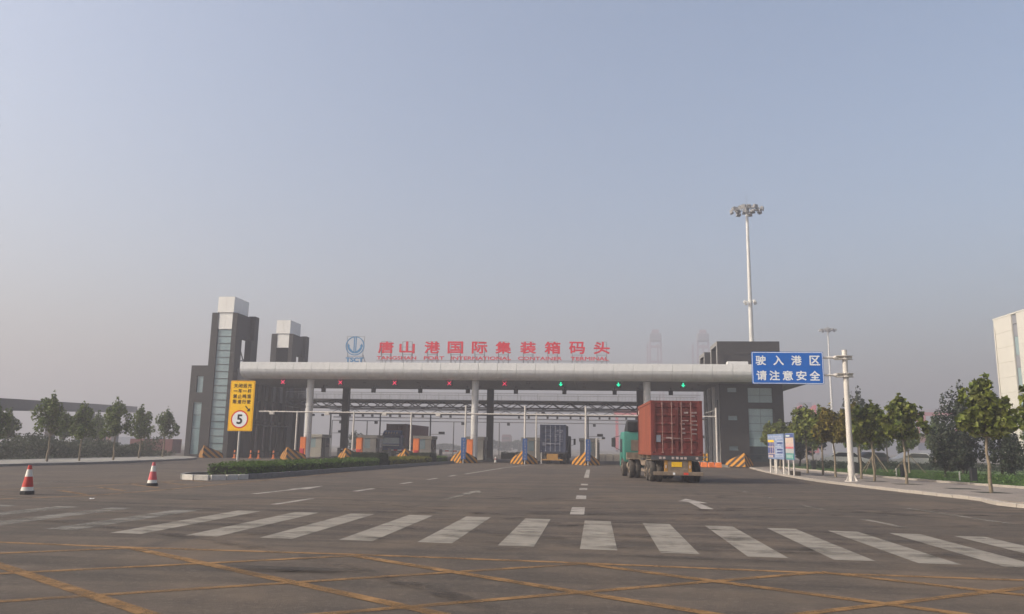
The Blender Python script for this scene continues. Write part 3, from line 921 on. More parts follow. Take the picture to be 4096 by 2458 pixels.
# ------------------------------------------------------------------ gate building, right
gb = thing('gate_building', 'dark stone gate building with square windows at the right end of the canopy', 'building', (12.1, 78.0, 0))
H2 = []
WX = (2.65, 4.95)
H2.append((WX[0], WX[1], 6.1, 7.52)); H2.append((WX[0], WX[1], .5, 5.55))
for z in (7.08, 4.40, 1.55):
    H2.append((.75, 1.62, z, z + .42))
link('front_wall', wall_with_holes(0, 5.95, 0, 7.88, H2, 0, .35), A['stone'], gb)
def panes(x0, x1, z0, z1, nz, parent, y=.17):
    w = (x1 - x0) / 2
    h = (z1 - z0) / nz
    for i in range(2):
        for j in range(nz):
            MB().box(x0 + i * w + .015, x0 + (i + 1) * w - .015, y, y + .04, z0 + j * h + .018, z0 + (j + 1) * h - .018).build('window_pane', A['glass'] if j > 1 or nz < 4 else A['glass2'], parent)
    fr = MB().box(x0, x1, y + .042, y + .1, z0, z1)
    fr.build('window_frame', A['steeld'], parent)
panes(WX[0], WX[1], 6.1, 7.52, 2, gb)
panes(WX[0], WX[1], .5, 5.55, 7, gb)
for z in (7.08, 4.40, 1.55):
    MB().box(.75, 1.62, .22, .26, z, z + .42).build('slit_window', A['glass'], gb)
MB().box(0, .3, .352, 11.3, 0, 7.88).build('left_wall', A['steelg'], gb)
MB().box(5.65, 5.95, .352, 11.3, 0, 7.88).build('right_wall', A['stone'], gb)
MB().box(.3, 5.65, 11.0, 11.3, 0, 7.88).build('rear_wall', A['stone'], gb)
for k in range(3):
    y = 1.2 + 3.0 * k
    MB().box(-.06, -.002, y, y + 1.1, .3, 6.4).build('side_window', A['glass2'], gb)
    MB().box(-.3, -.062, y + 1.4, y + 1.9, 0, 7.8).build('pilaster', A['galv'], gb)
def roof_block(y0, y1, slit):
    b = MB().box(0, 5.95, y0, y1, 11.72, 12.1).build('roof_slab', A['stone'], gb)
    MB().box(0, .62, y0, y0 + .5, 9.3, 11.718).build('roof_post', A['stone'], b)
    MB().box(0, .62, y1 - .5, y1, 9.3, 11.718).build('roof_post', A['stone'], b)
    MB().box(5.33, 5.95, y0, y1, 9.3, 11.718).build('roof_side', A['stone'], b)
    if slit:
        MB().box(.622, 5.328, y0 + .002, y0 + .2, 10.95, 11.716).build('upper_panel', A['stone'], b)
        MB().box(.622, 5.328, y0 + .12, y0 + .3, 9.3, 10.83).build('lower_panel', A['stone'], b)
    else:
        MB().box(.622, 5.328, y0 + .002, y0 + .2, 9.3, 11.716).build('upper_panel', A['stone'], b)
    for yy in (y0, y1 - .5):
        MB().box(-.05, -.003, yy, yy + .5, 9.3, 11.72).build('pale_edge', A['stone2'], b)
    MB().box(-.05, -.003, y0, y1, 11.722, 12.1).build('pale_edge', A['stone2'], b)
roof_block(0.6, 5.0, True)
roof_block(9.6, 13.6, False)
MB().box(.75, 2.7, -.5, .4, 9.3, 10.0).build('roof_box', A['panel'], gb, bevel=.02)

# ------------------------------------------------------------------ roof sign
SY = 79.6
rs = thing('roof_sign', 'red Chinese and English roof lettering on steel frames above the canopy', 'roof sign', (0, SY, 9.3))
def rs_letter(txt, x, z, w, h, name, m, bold, ex=.12, parent=rs):
    o = link(name, text_mesh(txt, w, h, bold, ex), m, parent)
    o.location = (x, 0, z)
    return o
CH = '唐山港国际集装箱码头'
CXs = [-21.5, -19.25, -16.6, -14.17, -11.65, -9.2, -6.65, -4.15, -1.67, .82]
for c, x in zip(CH, CXs):
    o = rs_letter(c, x, 2.24, 1.55, 1.18, 'character', A['red'], .03)
    fr = MB()
    for s in (-1, 1):
        fr.beam((s * .5, .2, -2.30), (s * .5, .2, .62), .05).beam((s * .5, .2, -.3), (s * .5, 1.3, -2.30), .04)
        fr.beam((-s * .5, .21 + .01 * s, -2.28), (s * .5, .21 + .01 * s, -.75), .035)
    for z in (-.72, .05, .62):
        fr.beam((-.52, .2, z), (.52, .2, z), .035)
    fr.build('frame', A['steelg'], o)
for wtxt, xa, xb in (('TANGSHAN', -22.4, -18.25), ('PORT', -17.42, -15.32), ('INTERNATIONAL', -14.55, -8.4), ('CONTAINER', -7.65, -3.22), ('TERMINAL', -2.3, 1.5)):
    rs_letter(wtxt, (xa + xb) / 2, 1.14, xb - xa, .33, 'english_word', A['red'], .04, .08)
MB().beam((-22.5, .15, .9), (1.6, .15, .9), .04).build('word_rail', A['steelg'], rs)
lg = thing('roof_emblem', 'blue round anchor emblem with lettering on the canopy roof', 'emblem', (-24.8, SY, 9.3))
ring = MB()
nn = 40
for ra, rb in ((1.0, .90), (.80, .76)):
    pass
vs, fs = [], []
for k in range(nn):
    t = 2 * math.pi * k / nn
    for rr_, y in ((1.0, 0), (.91, 0), (.91, .1), (1.0, .1)):
        vs.append((rr_ * math.cos(t), y, 2.38 + rr_ * math.sin(t)))
for k in range(nn):
    for j in range(4):
        fs.append((k * 4 + j, k * 4 + (j + 1) % 4, ((k + 1) % nn) * 4 + (j + 1) % 4, ((k + 1) % nn) * 4 + j))
ring.add(vs, fs).build('ring', A['blue'], lg, smooth=True)
MB().box(-.14, -.05, 0, .1, 1.72, 3.30).build('anchor_bar', A['blue'], lg)
MB().box(.05, .14, 0, .1, 1.72, 3.30).build('anchor_bar', A['blue'], lg)
cr = MB(); vs, fs = [], []
for k in range(25):
    t = math.pi * (1.02 + .96 * k / 24)
    wd = .11 + .10 * (1 - abs(k - 12) / 12)
    wd = .10 + .13 * math.sin(math.pi * abs(k - 12) / 12 * .8 + .2)
    for rr_, y in ((.78, 0), (.78 - wd, 0), (.78 - wd, .1), (.78, .1)):
        vs.append((rr_ * math.cos(t), y, 2.38 + rr_ * math.sin(t)))
for k in range(24):
    for j in range(4):
        fs.append((k * 4 + j, k * 4 + (j + 1) % 4, (k + 1) * 4 + (j + 1) % 4, (k + 1) * 4 + j))
cr.add(vs, fs).add([(-.86, 0, 2.3), (-.52, 0, 2.34), (-.72, 0, 2.62), (-.86, .1, 2.3), (-.52, .1, 2.34), (-.72, .1, 2.62)], [(0, 1, 2), (5, 4, 3), (0, 3, 4, 1), (1, 4, 5, 2), (2, 5, 3, 0)])
cr.add([(.86, 0, 2.3), (.52, 0, 2.34), (.72, 0, 2.62), (.86, .1, 2.3), (.52, .1, 2.34), (.72, .1, 2.62)], [(2, 1, 0), (3, 4, 5), (1, 4, 3, 0), (2, 5, 4, 1), (0, 3, 5, 2)])
cr.box(-.3, .3, .003, .097, 1.60, 1.74).build('anchor_arms', A['blue'], lg)
o = link('emblem_letters', text_mesh('TSCT', 1.85, .44, .06, .1), A['blue'], lg); o.location = (.02, 0, .92)
f2 = MB()
for s in (-1, 1):
    f2.beam((s * .7, .25, .0), (s * .95, .25, 3.4), .04).beam((s * .8, .25, 1.6), (s * 1.0, 1.6, .0), .05)
f2.beam((-.95, .25, 3.4), (.95, .25, 3.4), .035).beam((-.9, .25, 1.3), (.9, .25, 1.3), .035)
f2.build('frame', A['steelg'], lg)

# ------------------------------------------------------------------ lane islands with crash noses, posts, booths
IX = [-28.9, -23.2, -17.5, -12.2, -6.5, -.75, 5.1, 11.3]
nose_m = MB().add([(0, -.1, 0), (-1.3, 1.7, 0), (1.3, 1.7, 0), (0, .05, 1.24), (-1.25, 1.7, .46), (1.25, 1.7, .46), (0, 1.7, .6)],
                  [(0, 3, 4, 1), (0, 2, 5, 3), (3, 5, 6), (3, 6, 4), (1, 4, 6, 5, 2), (0, 1, 2)]).mesh('crash_nose', bevel=.02)
nose_m.materials.append(A['hazard'])
isl_m = MB().box(-1.05, 1.05, 1.72, 14.5, -.1, .22).mesh('island'); isl_m.materials.append(A['conc'])
where = ['leftmost toll lane island', 'second toll lane island from the left', 'third toll lane island from the left', 'lane island at the far tip of the hedge median',
         'lane island left of the blue container truck', 'lane island at the end of the centre lane line', 'lane island ahead of the red container truck', 'low lane island beside the right gate building']
for k, x in enumerate(IX):
    t = thing('lane_island', ('striped crash nose and platform, ' if k < 7 else 'plain concrete platform, ') + where[k], 'lane island', (x, 73.2, 0), group='lane islands')
    if k < 7:
        link('crash_nose', nose_m, None, t)
    link('platform', isl_m, None, t)
nose_extra = ((-38.6, 76.0, 0.0, 'lone striped crash nose at the foot of the left tower'), (13.45, 73.6, 0.12, 'lone striped crash nose at the end of the right kerb'))
for x, y, rz, lab in nose_extra:
    t = thing('crash_block', lab, 'crash nose', (x, y, 0.1 if x > 0 else 0), rz)
    link('wedge', nose_m, None, t)

# white height-limit gantry
hg = thing('height_gantry', 'white pole gantry with long cross tube over the lane islands', 'gantry', (0, 74.6, 0))
for k, x in enumerate(IX):
    top = 4.70 if k < 3 else 5.42
    MB().tube((x, .7, .2), (x, .7, top), .085, n=12).build('post', A['steelw'], hg, smooth=True)
MB().tube((-32.8, .7, 4.6), (11.3, .7, 4.6), .065, n=10).build('cross_tube', A['steelw'], hg, smooth=True)
for x in (-31.5, -25.9, -20.2, -14.9):
    c = MB().box(-.22, .22, -.1, .2, -.28, -.05).build('camera', A['steelw'], hg, bevel=.02)
    c.location = (x, .7, 4.6)
MB().beam((11.3, .7, 5.2), (10.3, .7, 4.95), .05).build('bracket', A['steelw'], hg)

# booths, cabinets, barriers
def booth(x, y, label):
    t = thing('toll_booth', label, 'booth', (x, y, .22), group='toll booths')
    MB().box(-.9, .9, 0, 2.6, 0, .95).build('lower_wall', A['booth'], t, bevel=.02)
    for xx in (-.86, .86):
        for yy in (.04, 1.3, 2.56):
            MB().box(xx - .04, xx + .04, yy - .04, yy + .04, .95, 1.95).build('mullion', A['booth'], t)
    MB().box(-.9, -.28, .01, .08, .952, 1.95).build('front_panel', A['booth'], t)
    MB().box(.28, .9, .01, .08, .952, 1.95).build('front_panel', A['booth'], t)
    MB().box(-.28, .28, .03, .06, .952, 1.95).build('front_window', A['glass'], t)
    for xx in (-.86, .86):
        MB().box(xx - .012, xx + .012, .085, 2.55, .96, 1.94).build('side_window', A['glass2'], t)
    MB().box(-1.0, 1.0, -.1, 2.7, 1.952, 2.28).build('roof', A['booth'], t, bevel=.04)
    MB().box(.90, 1.02, .3, .9, 0, 1.9).build('door', A['boothd'], t)
    return t
for k, x in enumerate(IX):
    if k == 7: continue
    booth(x + .3, 79.3, 'grey lane booth on the ' + where[k])
for k, x in enumerate(IX[:4]):
    t = thing('barrier_cabinet', 'orange cabinet on the ' + where[k], 'cabinet', (x + .25, 76.8, .22), group='orange cabinets')
    MB().box(-.29, .29, -.2, .2, 0, 1.95).build('body', A['orange'], t, bevel=.03)
    MB().box(-.2, .2, -.212, -.202, 1.1, 1.7).build('door', A['orange'], t)
    MB().box(-.3, .3, -.22, .22, 1.952, 1.99).build('cap', A['orange'], t)
for k, x in enumerate(IX[:3]):
    t = thing('barrier_machine', 'red barrier machine with striped arm on the ' + where[k], 'barrier', (x + .45, 75.9, .22), group='barrier machines')
    MB().box(-.18, .18, -.15, .15, 0, .78).build('body', A['redbox'], t, bevel=.03)
    MB().box(-.2, .2, -.17, .17, .782, .86).build('cap', A['redbox'], t)
    a = thing('lane_barrier', 'lowered red and white arm barrier, ' + where[k], 'barrier', (x + .9, 86.0, .22), group='barrier arms')
    MB().box(-.15, .15, -.15, .15, 0, .95).build('stand', A['steelg'], a, bevel=.02)
    MB().box(.2, 3.9, -.03, .03, .72, .84).build('arm', A['barber'], a)
    fr = MB()
    for q in range(7):
        fr.box(.6 + q * .5, .63 + q * .5, -.015, .015, .05, .718)
    fr.build('skirt_rods', A['steelg'], a)
# blue instruction boards at the island noses
for k in (3, 4, 5):
    t = thing('lane_notice', 'narrow blue notice with pale print, ' + where[k], 'notice', (IX[k] + .22, 73.0, 0), group='blue lane notices')
    MB().tube((0, .06, 0), (0, .06, 2.3), .04).build('post', A['galv'], t)
    MB().box(-.22, .22, -.02, .02, .38, 2.33).build('board', A['noticeb'], t)
    nr_ = random.Random(k)
    pt = MB()                                           # worn print, too small to read: short strokes in rows
    for q in range(7):
        zc = 2.13 - q * .265
        for st_ in range(4):
            xo = nr_.uniform(-.09, .03); zo = nr_.uniform(-.08, .06)
            if st_ % 2: pt.box(xo, xo + .10, -.028, -.023, zc + zo, zc + zo + .022)
            else: pt.box(xo + .04, xo + .062, -.033, -.029, zc - .09, zc + zo + .05)
    pt.build('worn_print', A['pale'], t)
# second, shorter white posts on the right-hand islands
for k, (x, y, h) in enumerate(((-5.55, 77.2, 4.9), (-4.95, 76.0, 2.3), (.25, 76.0, 2.5), (9.75, 76.2, 4.4))):
    t = thing('camera_post', ['tall thin white camera post left of the blue truck', 'short white post close beside the blue truck', 'short white post right of the centre blue notice', 'white camera post beside the right gate building'][k], 'post', (x, y, 0))
    MB().tube((0, 0, 0), (0, 0, h), .07, n=10).build('pole', A['steelw'], t, smooth=True)
    MB().tube((0, 0, 0), (0, 0, .05), .16, n=10).build('base_plate', A['steelg'], t)
    MB().tube((0, 0, h - .15), (.75, 0, h - .12), .03).build('arm', A['steelw'], t)
    MB().box(.5, .82, -.1, .12, h - .10, h + .08).build('camera', A['steeld'], t, bevel=.015)
# guard rail, water barriers near the right building
gr = thing('striped_guard', 'yellow and black striped guard rail behind the red container truck', 'guard rail', (9.6, 75.4, 0))
for z in (.55, .95):
    MB().box(-.9, .9, -.04, .04, z, z + .27).build('rail', A['hazard_rail'], gr)
for x in (-.8, .8):
    MB().box(x - .05, x + .05, .045, .14, 0, 1.3).build('post', A['steelg'], gr)
for k in range(5):
    x, y = 8.7 + .62 * k, 74.6 - .16 * k
    t = thing('barrier_block', 'orange barrier block by the right gate building, %s of five from the left' % ['first', 'second', 'third', 'fourth', 'last'][k], 'barrier block', (x, y, 0), .2 * (k % 2), group='orange barrier blocks')
    MB().prism_x([(-.2, 0), (.2, 0), (.16, .2), (.1, .45), (-.1, .45), (-.16, .2)], -.27, .27).build('body', A['orange'], t, bevel=.03)
    MB().box(-.1, .1, -.06, .06, .452, .50).build('lug', A['conewhite'], t)
for k in range(9):
    x = .9 + .95 * k
    t = thing('concrete_barrier', 'low pale concrete barrier beyond the gate, %s from the left' % ['first', 'second', 'third', 'fourth', 'fifth', 'sixth', 'seventh', 'eighth', 'ninth'][k], 'concrete barrier', (x, 99.0 + .1 * (k % 3), 0), group='concrete barriers beyond the gate')
    MB().prism_x([(-.3, 0), (.3, 0), (.22, .25), (.1, .85), (-.1, .85), (-.22, .25)], -.45, .45).build('body', A['conc'], t, bevel=.02)
for k, (x, y) in enumerate(((-35.6, 76.6), (-34.2, 77.2), (-33.2, 76.8), (-32.0, 77.6))):
    t = thing('bollard', 'small orange striped bollard by the left tower, %s from the left' % ['first', 'second', 'third', 'fourth'][k], 'bollard', (x, y, 0), group='orange bollards')
    MB().lathe([(.2, 0), (.2, .06), (.09, .08), (.08, .75), (.05, .8)], 12).build('post', A['orange'], t, smooth=True)
    MB().lathe([(.094, 0), (.094, .16)], 12, (0, 0, .42)).build('band', A['black'], t, smooth=True)

# rear camera gantries with poles, lamps and cameras
rg = thing('camera_gantry', 'dark pipe gantry carrying lane cameras behind the footbridge', 'gantry', (0, 0, 0))
MB().tube((-33, 97, 5.36), (11.5, 97, 5.36), .10, n=8).build('main_pipe', A['steeld'], rg)
MB().tube((-33, 96.9, 5.86), (11.5, 96.9, 5.86), .05, n=8).build('upper_pipe', A['steeld'], rg)
for k in range(42):
    xa = -33 + k * 1.0595
    MB().beam((xa, 96.95, 5.84 if k % 2 else 5.4), (xa + 1.0595, 96.95, 5.4 if k % 2 else 5.84), .06).build('lattice_bar', A['steeld'], rg)
MB().tube((-33, 98.5, 4.95), (11.5, 98.5, 4.95), .06, n=8).build('thin_pipe', A['steelg'], rg)
for k, x in enumerate((-33.0, -26.6, -20.2, -7.0, -.7, 6.0, 11.5)):
    MB().tube((x, 97.4, 0), (x, 97.4, 5.3), .09, n=8).build('pole', A['steeld'], rg)
    MB().beam((x, 97.4, 2.9), (x + 1.9, 97.4, 2.95), .06).build('arm', A['steelg'], rg)
    MB().box(x + 1.1, x + 1.8, 97.2, 97.6, 2.98, 3.25).build('lamp', A['steeld'], rg, bevel=.02)
    for q in (-2.1, -.9, 1.4, 2.6):
        MB().box(x + q - .12, x + q + .12, 96.7, 97.1, 4.98, 5.24).build('camera', A['steeld'], rg, bevel=.02)
rg2 = thing('rear_gantry', 'thin grey pipe gantry on slim poles, farthest behind the gate', 'gantry', (0, 0, 0))
MB().tube((-34, 101, 4.6), (11.5, 101, 4.6), .055, n=8).build('pipe', A['steelg'], rg2)
for x in (-34, -29.3, -17.9, -12.0, -1.1, 11.5):
    MB().tube((x, 101, 0), (x, 101, 4.6), .07, n=8).build('pole', A['steelg'], rg2)
    MB().box(x + 1.0, x + 1.35, 100.8, 101.2, 4.2, 4.54).build('camera', A['steeld'], rg2, bevel=.02)

# ------------------------------------------------------------------ containers and trucks
def corrugated(x, y0, y1, z0, z1, depth, n, sgn):
    vs, fs = [], []
    step = (y1 - y0) / n
    ys = []
    for k in range(n):
        a = y0 + k * step
        ys += [(a, 0), (a + step * .28, 0), (a + step * .5, depth), (a + step * .78, depth)]
    ys.append((y1, 0))
    for y, d in ys:
        vs += [(x - sgn * d, y, z0), (x - sgn * d, y, z1)]
    for k in range(len(ys) - 1):
        fs.append((2 * k, 2 * k + 2, 2 * k + 3, 2 * k + 1))
    return vs, fs

def container(parent, L, m_side, m_door, m_rod, h=2.59, marks=True, door=True):
    """a steel container on its own empty, door end at y = 0, standing on z = 0"""
    w = 1.22
    for s in (-1, 1):
        MB().add(*corrugated(s * (w - .02), .12, L - .12, .16, h - .12, .04, int(L / .29), s)).build('side_panel', m_side, parent, fix=False)
        MB().box(s * w - (.06 if s > 0 else 0), s * w + (.06 if s < 0 else 0), .0, L, 0, .16).build('bottom_rail', m_side, parent)
        MB().box(s * w - (.06 if s > 0 else 0), s * w + (.06 if s < 0 else 0), .0, L, h - .12, h).build('top_rail', m_side, parent)
        for y in (0, L - .16):
            MB().box(s * (w - .16) if s > 0 else -w, w if s > 0 else -w + .16, y - .004, y + .164, .162, h - .122).build('corner_post', m_door, parent)
            for z in (-.004, h - .116):
                c = MB().box(s * (w - .17) if s > 0 else -w - .006, w + .006 if s > 0 else -w + .17, y - .01, y + .17, z, z + .12)
                c.build('corner_casting', m_door, parent, bevel=.01)
    MB().box(-w + .06, w - .06, .05, L - .05, h - .06, h - .02).build('roof', m_side, parent)
    MB().box(-w + .06, w - .06, .05, L - .05, .04, .14).build('floor', A['steeld'], parent)
    vs, fs = corrugated(0, -w + .16, w - .16, .16, h - .12, .04, 8, 1)
    MB().add([(y, L - .05 - x * 1.0, z) for x, y, z in vs], fs).build('front_panel', m_side, parent, fix=False)
    if not door:
        return
    MB().box(-w + .17, w - .17, .0, .1, h - .12, h - .004).build('door_header', m_door, parent)
    MB().box(-w + .17, w - .17, .0, .1, .0, .16).build('door_sill', m_door, parent)
    for s in (-1, 1):
        x0, x1 = (-w + .165, -.008) if s < 0 else (.008, w - .165)
        d = MB()
        # each leaf: five pressed panels with swages between
        prof = [(.16, 0), (.30, 0)]
        z = .30
        for q in range(5):
            prof += [(z + .02, .035), (z + .31, .035), (z + .34, 0), (z + .41, 0)]
            z += .41
        prof += [(h - .122, 0)]
        vs, fs = [], []
        for z, dp in prof:
            vs += [(x0, .03 + dp, z), (x1, .03 + dp, z)]
        for k in range(len(prof) - 1):
            fs.append((2 * k, 2 * k + 1, 2 * k + 3, 2 * k + 2))
        leaf = d.add(vs, fs).build('door_leaf', m_door, parent, fix=False)
        MB().box(x0, x0 + .06, .0, .028, .165, h - .125).build('door_stile', m_door, leaf)
        MB().box(x1 - .06, x1, .0, .028, .165, h - .125).build('door_stile', m_door, leaf)
        for q in (.36, .79):
            x = x0 + (x1 - x0) * (q if s < 0 else 1 - q)
            rod = MB().tube((x, -.03, .10), (x, -.03, h - .06), .022, n=8).build('locking_rod', m_rod, leaf, smooth=True)
            for z in (.14, .75, 1.5, h - .16):
                MB().box(x - .05, x + .05, -.045, -.001, z - .03, z + .03).build('bracket', m_rod, leaf)
            MB().beam((x, -.045, .82), (x + s * -.36, -.05, .80), .03, .04).build('handle', m_rod, leaf)
    if marks:
        mk = MB()
        r = random.Random(5)
        for z, x0, hh, n_ in ((1.98, .36, .085, 4), (1.98, .68, .085, 6), (1.98, 1.03, .085, 1), (1.83, .70, .075, 4), (1.62, .26, .05, 7), (1.60, .70, .05, 6), (1.46, .26, .07, 3), (1.42, .72, .05, 6),
                              (1.22, .24, .08, 3), (1.20, .70, .07, 6), (1.02, .24, .08, 4), (1.0, .72, .06, 5)):
            x = x0
            for q in range(n_):
                ww = r.uniform(.022, .04)
                if x + ww < w - .17:
                    mk.box(x, x + ww, .020, .029, z, z + hh)
                x += ww + .015
        mk.build('stencil_marks', A['pale'] if marks is True else A['rod2'], parent)
        MB().box(-.98, -.76, .018, .028, .62, .95).build('data_plate', A['cranegrey'], parent)
        MB().box(-.50, -.22, .016, .028, .78, .86).build('customs_plate', A['pale'] if marks is True else A['rod2'], parent)

def wheel(parent, x, y, r=.5, w=.28, name='wheel', dual=False, rim=True, s=1):
    t = MB()
    for k in ((0, 1) if dual else (0,)):
        xx = x - s * k * (w + .04)
        prof = [(r * .55, -w / 2), (r * .93, -w / 2), (r, -w / 2 + .05), (r, w / 2 - .05), (r * .93, w / 2), (r * .55, w / 2)]
        vs, fs = [], []
        n = 22
        for rr_, o in prof:
            for q in range(n):
                a = 2 * math.pi * q / n
                vs.append((xx + o, y + rr_ * math.cos(a), r + rr_ * math.sin(a)))
        for i in range(len(prof) - 1):
            for q in range(n):
                fs.append((i * n + q, i * n + (q + 1) % n, (i + 1) * n + (q + 1) % n, (i + 1) * n + q))
        t.add(vs, fs)
    o = t.build('tyre', A['rubber'], parent, smooth=True)
    d = MB().tube((x - w / 2 + .03, y, r), (x + w / 2 - .03, y, r), r * .56, n=18)
    d.tube((x + s * (w / 2 - .04), y, r), (x + s * (w / 2 + .02), y, r), r * .22, n=12)
    d.build('rim', A['dust'], o)
    return o

def cab_body(parent, m, h=2.55, L=1.9, hw=1.22, z0=.55):
    prof = [(0, z0 + .25), (0, h), (L - .45, h), (L - .12, h - .35), (L, z0 + .95), (L + .03, z0), (L - .3, z0 - .1), (L - .42, z0 + .35), (L - .9, z0 + .62), (L - 1.35, z0 + .4)]
    b = MB().prism_x(prof, -hw, hw).build('cab', m, parent, bevel=.07, smooth=True)
    return b

# truck 1: red container on a short skeletal trailer, teal tractor
c1 = thing('shipping_container', 'brick red shipping container with closed doors on the nearest truck', 'container', (3.93, 38.55, 1.27), R(2.6), group='containers on trucks')
container(c1, 6.06, A['cont1'], A['cont1d'], A['rod'])
MB().box(-1.235, -1.222, 5.35, 5.6, 2.12, 2.34).build('logo_patch', A['pale'], c1)
t1 = thing('container_trailer', 'dusty short skeletal trailer under the brick red container', 'trailer', (3.93, 38.55, 0), R(2.6))
for s in (-1, 1):
    MB().box(s * .5 - .08, s * .5 + .08, .3, 6.2, .86, 1.16).build('chassis_beam', A['dust'], t1)
for y in (.15, 2.0, 4.0, 5.85):
    MB().box(-1.2, 1.2, y, y + .16, 1.10, 1.262).build('cross_bearer', A['dust'], t1)
MB().box(-1.22, 1.22, .0, .14, 1.06, 1.258).build('rear_bolster', A['steeld'], t1)
mk = MB()
for q, x in enumerate((-.8, -.62, -.2, .0, .2, .38, .92)):
    mk.box(x - .06, x + .06, -.006, -.002, 1.10, 1.21)
mk.build('rear_lettering', A['pale'], t1)
MB().box(-.44, .50, .05, .12, .52, 1.05).build('plate_board', A['dust'], t1)
MB().box(-.27, .22, .035, .046, .74, .97).build('number_plate', A['plate'], t1)
for s in (-1, 1):
    MB().box(.03 + s * .56 - .08, .03 + s * .56 + .08, .06, .16, .52, 1.05).build('light_bracket', A['yframe'], t1)
    MB().box(.03 + s * .56 - .03, .03 + s * .56 + .03, .045, .056, .68, .82).build('tail_light', A['pale'], t1)
MB().box(-1.12, 1.2, -.02, .10, .34, .52).build('bumper_bar', A['dust'], t1, bevel=.015)
MB().box(.28, .5, -.026, -.021, .38, .48).build('reflector', A['signr'], t1)
MB().box(-.22, -.12, -.026, -.021, .38, .48).build('reflector', A['signw'], t1)
for y in (1.15, 2.45):
    for s in (-1, 1):
        wheel(t1, s * 1.06, y, .5, .27, dual=True, s=s)
    MB().tube((-1.0, y, .5), (1.0, y, .5), .09).build('axle', A['steeld'], t1)
for s in (-1, 1):
    MB().box(s * .95 - .22, s * .95 + .22, .55, 3.05, 1.03, 1.06).build('mudguard', A['dust'], t1)
    MB().box(s * 1.14 - .03, s * 1.14 + .03, 3.3, 5.2, .72, .92).build('side_guard', A['dust'], t1)
    MB().box(s * 1.14 - .03, s * 1.14 + .03, 3.3, 5.2, .40, .52).build('side_guard', A['dust'], t1)
    MB().box(s * .95 - .05, s * .95 + .05, 5.0, 5.12, .1, .9).build('landing_leg', A['dust'], t1)
t1['kind'] = 'thing'
tr = thing('truck_tractor', 'teal cab-over truck tractor pulling the brick red container', 'truck', (3.12, 44.25, 0), R(5.5))
for s in (-1, 1):
    MB().box(s * .42 - .06, s * .42 + .06, -1.6, 3.6, .72, .95).build('chassis_rail', A['dust'], tr)
cb = thing('cab_mount', None, None)
bpy.data.objects.remove(cb)
cab = cab_body(tr, A['teal'], 2.52, 1.9)
cab.location = (0, 2.0, 0)
MB().box(-.82, -.1, -.02, .0, 1.45, 2.05).build('rear_window', mat('dusty_glass', (0.20, 0.16, 0.13), .3, var=.3, scale=3), cab)
MB().box(.1, .82, -.02, .0, 1.45, 2.05).build('rear_window', A['glass2'], cab)
MB().box(-1.235, -1.205, .75, 1.5, 1.35, 2.1).build('side_window', A['glass2'], cab)
MB().prism_x([(.0, 2.53), (1.5, 2.53), (1.35, 2.75), (.7, 3.12), (.25, 3.2), (.0, 3.1)], -1.0, 1.0).build('roof_deflector', A['black'], cab, bevel=.05, smooth=True)
MB().box(-1.0, -.62, -.05, .0, 2.55, 3.05).build('deflector_wing', A['black'], cab)
for s in (-1, 1):
    mi = MB().box(s * 1.62 - .12, s * 1.62 + .12, 1.55, 1.68, 1.65, 2.18).build('mirror', A['steeld'], cab, bevel=.03)
    MB().tube((s * 1.2, 1.62, 2.3), (s * 1.62, 1.62, 2.2), .016).tube((s * 1.2, 1.62, 1.45), (s * 1.62, 1.62, 1.66), .016).build('mirror_arm', A['steeld'], mi)
MB().box(-1.1, 1.1, -.3, -.05, .95, 1.35).build('air_tank_rack', A['dust'], cab)
for s in (-1, 1):
    wheel(tr, s * 1.06, .25, .5, .27, dual=True, s=s)
    wheel(tr, s * 1.08, 3.0, .5, .28, s=s)
    MB().box(s * .98 - .26, s * .98 + .26, -.35, .85, 1.02, 1.05).build('mudguard', A['dust'], tr)
    MB().tube((s * .85, 1.0, .62), (s * .85, 1.9, .62), .26, n=14).build('fuel_tank', A['dust'], tr, smooth=True)
MB().box(-.5, .5, -.3, .6, .96, 1.08).build('fifth_wheel', A['steeld'], tr)

# truck 2: navy container
c2 = thing('shipping_container', 'navy blue shipping container entering a lane under the canopy', 'container', (-3.88, 75.9, 1.1), R(-.6), group='containers on trucks')
container(c2, 6.06, A['cont2'], A['cont2'], A['rod2'], marks='grey')
t2 = thing('container_truck', 'truck with ochre rear frame under the navy container', 'truck', (-3.88, 75.9, 0), R(-.6))
for s in (-1, 1):
    MB().box(s * .5 - .08, s * .5 + .08, .3, 8.4, .76, .98).build('chassis_beam', A['dust'], t2)
    for y in (1.2, 2.5):
        wheel(t2, s * 1.06, y, .5, .27, dual=True, s=s)
    wheel(t2, s * 1.06, 6.6, .5, .27, dual=True, s=s)
    wheel(t2, s * 1.08, 9.2, .5, .28, s=s)
for y in (.05, 2.0, 5.8):
    MB().box(-1.2, 1.2, y, y + .16, .982, 1.095).build('cross_bearer', A['steeld'], t2)
MB().box(-.55, .50, -.05, .1, .42, .95).build('rear_frame', A['yframe'], t2, bevel=.02)
MB().box(-1.05, .95, -.10, .02, .34, .46).build('bumper_bar', A['yframe'], t2, bevel=.015)
cab2 = cab_body(t2, A['cabgrey'], 2.75, 1.9, 1.25)
cab2.location = (.12, 8.1, 0)
for s in (-1, 1):
    mi = MB().box(s * 1.62 - .11, s * 1.62 + .11, 1.5, 1.62, 1.85, 2.5).build('mirror', A['black'], cab2, bevel=.03)
    MB().tube((s * 1.2, 1.55, 2.45), (s * 1.62, 1.55, 2.4), .02).tube((s * 1.2, 1.55, 1.75), (s * 1.62, 1.55, 1.9), .02).build('mirror_arm', A['black'], mi)

